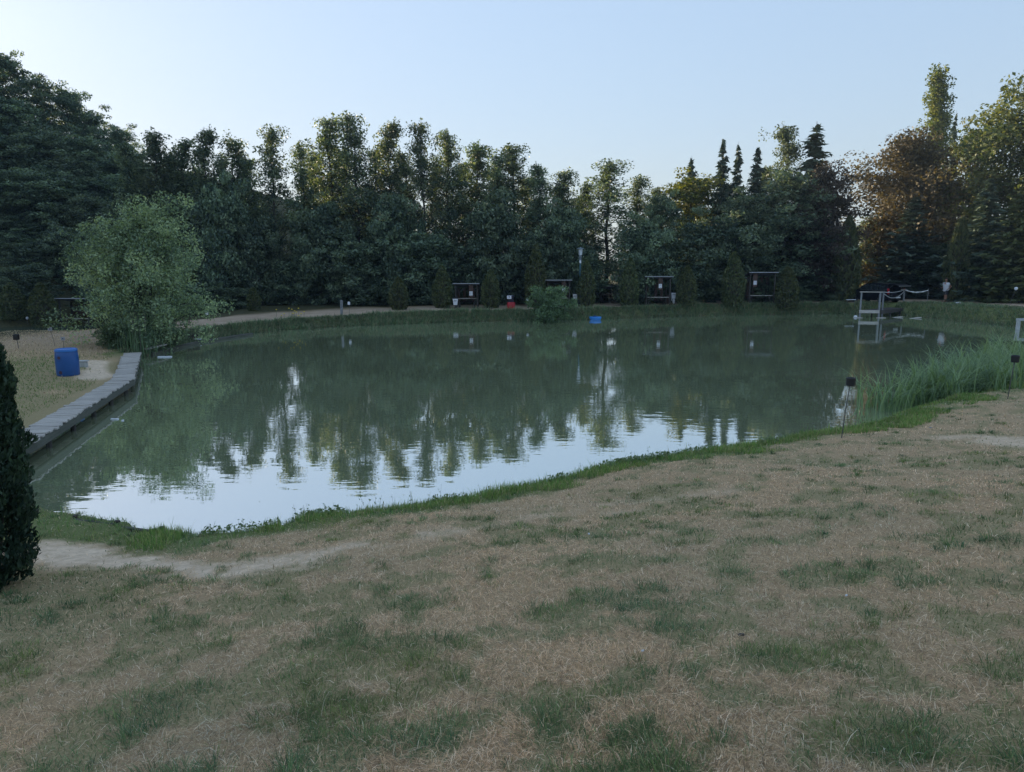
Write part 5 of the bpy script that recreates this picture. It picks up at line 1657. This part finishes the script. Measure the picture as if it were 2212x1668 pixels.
# ---------------------------------------------------------------- grass
def blades(name, X, Y, Z, h, w, lean, az, col, label, K=3, curl=.5):
    n = len(X)
    dirv = np.stack([np.cos(az), np.sin(az), np.zeros(n)], 1)
    side = np.stack([-np.sin(az), np.cos(az), np.zeros(n)], 1)
    base = np.stack([X, Y, Z], 1)
    l1 = np.clip(lean * 0.8, 0, 1.42); l2 = np.minimum(lean + curl * .4, 1.95)
    mid = base + dirv * (h * .55 * np.sin(l1))[:, None]; mid[:, 2] += h * .55 * np.cos(l1)
    tip = mid + dirv * (h * .5 * np.sin(l2))[:, None]; tip[:, 2] += h * .5 * np.cos(l2); tip[:, 2] = np.maximum(tip[:, 2], Z + .003)
    V = np.empty((n, 5, 3))
    V[:, 0] = base - side * w[:, None] * .5; V[:, 1] = base + side * w[:, None] * .5
    V[:, 2] = mid + side * w[:, None] * .42; V[:, 3] = mid - side * w[:, None] * .42
    V[:, 4] = tip
    i = np.arange(n * 5).reshape(n, 5)
    cols = np.repeat(col, 5, axis=0)
    me = np_mesh(name, V.reshape(-1, 3), [i[:, [0, 1, 2, 3]], i[:, [3, 2, 4]]], False, None, {'col': cols})
    me.materials.append(M['grass'])
    o = link(bpy.data.objects.new(name, me))
    return tag(o, label, 'grass', None, 'stuff')

m, nt, out = nodes_of('grass')
a = nt.nodes.new('ShaderNodeAttribute'); a.attribute_name = 'col'
p = nt.nodes.new('ShaderNodeBsdfPrincipled'); p.inputs['Roughness'].default_value = .7; p.inputs['Specular IOR Level'].default_value = .2
nt.links.new(a.outputs['Color'], p.inputs['Base Color'])
t = nt.nodes.new('ShaderNodeBsdfTranslucent'); nt.links.new(a.outputs['Color'], t.inputs[0])
mx = nt.nodes.new('ShaderNodeMixShader'); mx.inputs[0].default_value = .35
nt.links.new(p.outputs[0], mx.inputs[1]); nt.links.new(t.outputs[0], mx.inputs[2]); nt.links.new(mx.outputs[0], out.inputs[0])
M['grass'] = m

rng = np.random.default_rng(4)
def pick(stops, n):
    stops = np.array(stops)
    k = rng.integers(0, len(stops), n)
    return stops[k] * rng.uniform(.75, 1.25, n)[:, None]

DRY = [(.70, .535, .33), (.54, .405, .24), (.86, .69, .45), (.33, .24, .15), (.64, .48, .28), (.95, .84, .62), (.56, .41, .25)]
GRN = [(.115, .185, .075), (.16, .235, .09), (.095, .165, .075), (.20, .265, .085), (.14, .21, .09), (.24, .285, .12)]
LUSH = [(.16, .28, .07), (.20, .33, .08), (.13, .23, .06), (.25, .34, .09), (.31, .35, .11), (.40, .36, .18)]

# turf in front of the viewer: matted dry strands, loose green blades and radiating tufts
def scatter(n, r0=2.0, r1=27.0, spread=.80):
    r = np.exp(rng.uniform(math.log(r0), math.log(r1), n))
    az = rng.uniform(-spread, spread, n)
    X = r * np.sin(az); Y = r * np.cos(az)
    Z, sd, _ = land(X, Y)
    dirt, green, lush = masks(X, Y, sd)
    ok = (sd > .05) & (X > -9.2) & (rng.random(n) > dirt * .94) & (Y - .3 * np.abs(X) < 22)
    return [q[ok] for q in (X, Y, Z, r, green, lush, sd)]

X, Y, Z, r, green, lush, sd = scatter(420000)
keep = rng.random(len(X)) > green * .82
X, Y, Z, r, green, lush, sd = (q[keep] for q in (X, Y, Z, r, green, lush, sd))
n = len(X)
warm = fbm(X, Y, .6, 90, 3)[:, None]
col = pick(DRY, n) * (1 + (warm - .5) * np.array([.55, .30, .15]))
col = np.where((rng.random(n) < .12)[:, None], col * .38, col * np.array([1.08, 1.0, .97]))
h = rng.uniform(.025, .075, n) * np.where(rng.random(n) < .03, 1.9, 1)
w = np.maximum(.0020, r * .00045) * rng.uniform(.6, 1.4, n)
blades('dry_grass', X, Y, Z + rng.uniform(-.004, .016, n), h, w, np.where(rng.random(n) < .12, rng.uniform(.3, 1.0, n), rng.uniform(1.35, 1.75, n)), rng.uniform(0, 6.283, n), col, 'matted dry straw-coloured grass on the near slope', curl=.9)

X, Y, Z, r, green, lush, sd = scatter(170000)
keep = rng.random(len(X)) < np.clip(green * .85 + .16, 0, 1)
X, Y, Z, r, green, lush, sd = (q[keep] for q in (X, Y, Z, r, green, lush, sd))
n = len(X)
col = np.where((lush > rng.random(n))[:, None], pick(LUSH, n), pick(GRN, n))
blu = fbm(X, Y, 1.1, 95, 2)[:, None]
col = col * (1 + (blu - .5) * np.array([-.4, .0, .4]))
h = rng.uniform(.020, .055, n) + lush * rng.uniform(0, .10, n)
w = np.maximum(.0026, r * .00058) * rng.uniform(.7, 1.4, n)
blades('green_grass', X, Y, Z - .003, h, w, rng.uniform(.3, 1.45, n), rng.uniform(0, 6.283, n), col, 'short green grass growing among the dry turf', curl=.7)

X, Y, Z, r, green, lush, sd = scatter(26000)
keep = (rng.random(len(X)) < .012 + .40 * green ** 1.5) & (fbm(X, Y, 2.6, 61, 2) > .47)
X, Y, Z, r, green, lush, sd = (q[keep] for q in (X, Y, Z, r, green, lush, sd))
m_ = 32
n = len(X) * m_
tr_ = np.repeat(rng.uniform(.04, .13, len(X)), m_)
th_ = np.repeat(rng.uniform(.035, .085, len(X)), m_)
aa = rng.uniform(0, 6.283, n); q_ = np.sqrt(rng.random(n))
TX = np.repeat(X, m_) + tr_ * q_ * np.cos(aa); TY = np.repeat(Y, m_) + tr_ * q_ * np.sin(aa)
TZ = np.repeat(Z, m_)
col = np.repeat(pick(GRN, len(X)), m_, 0) * rng.uniform(.6, 1.4, n)[:, None]
blu = np.repeat(fbm(X, Y, 1.1, 95, 2), m_)[:, None]
col = col * (1 + (blu - .5) * np.array([-.4, .0, .5]))
w = np.maximum(.0026, np.repeat(r, m_) * .00058) * rng.uniform(.7, 1.3, n)
blades('grass_tufts', TX, TY, TZ - .004, th_ * rng.uniform(.6, 1.15, n), w, .25 + .95 * q_ + rng.normal(0, .15, n), aa + rng.normal(0, .5, n), col, 'green grass tufts scattered over the dry slope', curl=.8)

# lusher fringe at the near water's edge
P = along_shore(3, 17, 80000, -.05, 1.7)
X, Y = P[:, 0], P[:, 1]
Z, sd, _ = land(X, Y)
cl = fbm(X, Y, 1.3, 15, 3)
ok = (sd > -.12) & (rng.random(len(X)) < sstep(.36, .60, cl + .22 * (.9 - sd)))
X, Y, Z, sd, cl = (q[ok] for q in (X, Y, Z, sd, cl))
n = len(X)
h = rng.uniform(.06, .16, n) * (1.15 - .5 * np.clip(sd, 0, 1)) * (.6 + .9 * cl) * np.where(rng.random(n) < .03, 1.8, 1)
d_ = np.hypot(X, Y)
blades('shore_grass', X, Y, np.maximum(Z, -.02) - .005, h, np.maximum(.004, d_ * .00062) * rng.uniform(.8, 1.6, n), rng.uniform(.05, .8, n), rng.uniform(0, 6.283, n), pick(LUSH, n) * np.where(cl[:, None] > .6, 1.15, .95), 'lush green grass fringe along the near shore')

# broad-leaved weeds within the fringe
P = along_shore(4, 14, 9000, .0, .8)
cl = fbm(P[:, 0], P[:, 1], 1.1, 25, 3)
ok = cl > .52
P = P[ok]
Z, sd, _ = land(P[:, 0], P[:, 1])
C = np.column_stack([P, np.maximum(Z, 0) + rng.uniform(.02, .13, len(P))])
V, F = leaf_quads(rng, C, .055, .6, .5)
me = np_mesh('shore_weeds', V, [F], False, {'tint': np.repeat(rng.uniform(.3, 1, len(C)), 4)}); me.materials.append(M['leaf_bush'])
tag(link(bpy.data.objects.new('shore_weeds', me)), 'low broad-leaved weeds along the near shore', 'weeds', None, 'stuff')

# tall seed stalks standing against the bright water
P = along_shore(4, 14, 150, -.05, .35)
Z, sd, _ = land(P[:, 0], P[:, 1])
mb = MB(); LC = []
for k, ((x0, y0), z0) in enumerate(zip(P, Z)):
    if rng.random() > (.35 + .65 * (x0 < -1.5)): continue
    h = rng.uniform(.14, .42); lx, ly = rng.normal(0, .06), rng.normal(0, .05)
    z0 = max(z0, -.02)
    mb.tube([(x0, y0, z0 - .02), (x0 + lx * .4, y0 + ly * .4, z0 + h * .55), (x0 + lx, y0 + ly, z0 + h)], [.003, .0025, .0015], 3, False)
    for q_ in range(int(rng.integers(5, 14))):
        u = rng.uniform(.3, 1.0)
        LC.append((x0 + lx * u + rng.normal(0, .018), y0 + ly * u + rng.normal(0, .018), z0 + h * u))
sm = mb.mesh('seed_stalks'); sm.materials.append(M['bark_pale'])
so = link(bpy.data.objects.new('seed_stalks', sm)); tag(so, 'thin seed stalks standing along the near water edge', 'weeds', None, 'stuff')
V, F = leaf_quads(rng, np.array(LC), .032, .45, .1)
me = np_mesh('stalk_leaves', V, [F], False, {'tint': np.repeat(rng.uniform(.2, .9, len(LC)), 4)}); me.materials.append(M['leaf_bush'])
link(bpy.data.objects.new('stalk_leaves', me), so)

# overgrown far bank and right bank
P = np.concatenate([along_shore(18, 27, 34000, -.05, 2.6), along_shore(27, 38, 60000, -.08, 1.2), along_shore(37, 40, 5000, -.05, .8)])
X, Y = P[:, 0], P[:, 1]
Z, sd, _ = land(X, Y)
cl = fbm(X, Y, .8, 35, 3)
ok = (sd > -.25) & (rng.random(len(X)) < .35 + cl)
X, Y, Z, sd, cl = (q[ok] for q in (X, Y, Z, sd, cl))
n = len(X)
h = rng.uniform(.16, .42, n) * (.5 + cl) * np.where(sd > .8, .5, 1.0)
col = pick([(.16, .25, .12), (.20, .30, .14), (.26, .33, .17), (.125, .20, .11), (.32, .33, .19), (.38, .34, .21)], n) * np.where(cl[:, None] > .5, 1.0, .8)
blades('bank_grass', X, Y, np.maximum(Z, -.02) - .01, h, rng.uniform(.018, .045, n), rng.uniform(.2, 1.2, n), rng.uniform(0, 6.283, n), col, 'overgrown grass hanging over the far and right banks')

# rough grass on the left bank by the barrel
n = 90000
X = rng.uniform(-26, -9, n); Y = rng.uniform(12, 40, n)
Z, sd, sd2 = land(X, Y)
dirt, green, lush = masks(X, Y, sd)
dens = np.clip(1.2 - (Y - 14) / 32, .25, 1)
ok = (sd > .9) & (np.abs(X) < Y * .78) & (rng.random(n) > dirt) & (rng.random(n) < dens) & (sd2 > 1)
X, Y, Z, sd, green = (q[ok] for q in (X, Y, Z, sd, green))
n = len(X)
isg = rng.random(n) < np.clip(green, .04, .9)
h = np.where(isg, rng.uniform(.04, .11, n), rng.uniform(.03, .08, n))
col = np.where(isg[:, None], pick([(.19, .26, .08), (.24, .30, .10), (.15, .22, .08)], n), pick([(.60, .45, .28), (.52, .38, .23), (.70, .55, .34), (.42, .32, .20)], n))
blades('bank_turf', X, Y, Z - .005, h, np.maximum(.008, Y * .0006) * rng.uniform(.7, 1.5, n), rng.uniform(.2, 1.2, n), rng.uniform(0, 6.283, n), col, 'dry and green grass on the left bank around the barrel')

# ---------------------------------------------------------------- scraps lying on the grass
def scrap(px, py, s, mat, label, name):
    p = on_ground(px, py)
    o = MB().lathe([(.3 * s, 0), (s, .25 * s), (.8 * s, .6 * s), (.01, .7 * s)], 8, (0, 0, 0), 1, .7, lambda a, z: 1 + .2 * math.sin(2 * a + 1)).build(name, mat, None, False, loc=(p[0], p[1], p[2] + .012), rz=px * .1)
    return tag(o, label, 'scrap', 'scraps on the grass')
scrap(1388, 1412, .011, M['foam_white'], 'tiny white scrap on the grass in the lower middle', 'paper_scrap')
scrap(1828, 1291, .013, M['foam_white'], 'small pale scrap on the grass at the right', 'paper_scrap')
scrap(1601, 1379, .020, M['black'], 'small black lump on the grass right of the lower middle', 'earth_lump')
scrap(1272, 1157, .018, M['foam_white'], 'white scrap on the bare earth near the shore', 'paper_scrap')
scrap(240, 1168, .015, M['foam_white'], 'white scrap on the footpath by the near hedge', 'paper_scrap')
scrap(2010, 926, .03, M['fascia_pale'], 'pale stick on the grass in front of the reeds', 'stick')

# ---------------------------------------------------------------- evening air
mb = MB(); mb.box((-960, -960, -3.5), (960, 960, 46))
m, nt, out = nodes_of('haze')
v = nt.nodes.new('ShaderNodeVolumePrincipled')
v.inputs['Color'].default_value = (0.62, 0.82, 1.0, 1)
v.inputs['Density'].default_value = 0.00034
v.inputs['Anisotropy'].default_value = 0.25
nt.links.new(v.outputs[0], out.inputs['Volume'])
tag(mb.build('haze', m), 'thin bluish evening haze over the ponds', None, None, 'stuff')

# scraps of leaf and scum afloat
n = 260
X = rng.uniform(-11, 14, n); Y = rng.uniform(11, 46, n)
_, sd, _ = land(X, Y)
ok = (sd < -.3) & (rng.random(n) < .25 + .75 * (sd > -2.5))
C = np.column_stack([X[ok], Y[ok], np.full(ok.sum(), .006)])
V, F = leaf_quads(rng, C, .05, .6, 40.0, fold=.01)
V[:, 2] = np.clip(V[:, 2], .003, .012)
me = np_mesh('floating_leaves', V, [F], False, {'tint': np.repeat(rng.uniform(.3, 1, len(C)), 4)}); me.materials.append(M['leaf_chestnut'])
tag(link(bpy.data.objects.new('floating_leaves', me)), 'small fallen leaves floating on the pond', 'leaves', None, 'stuff')
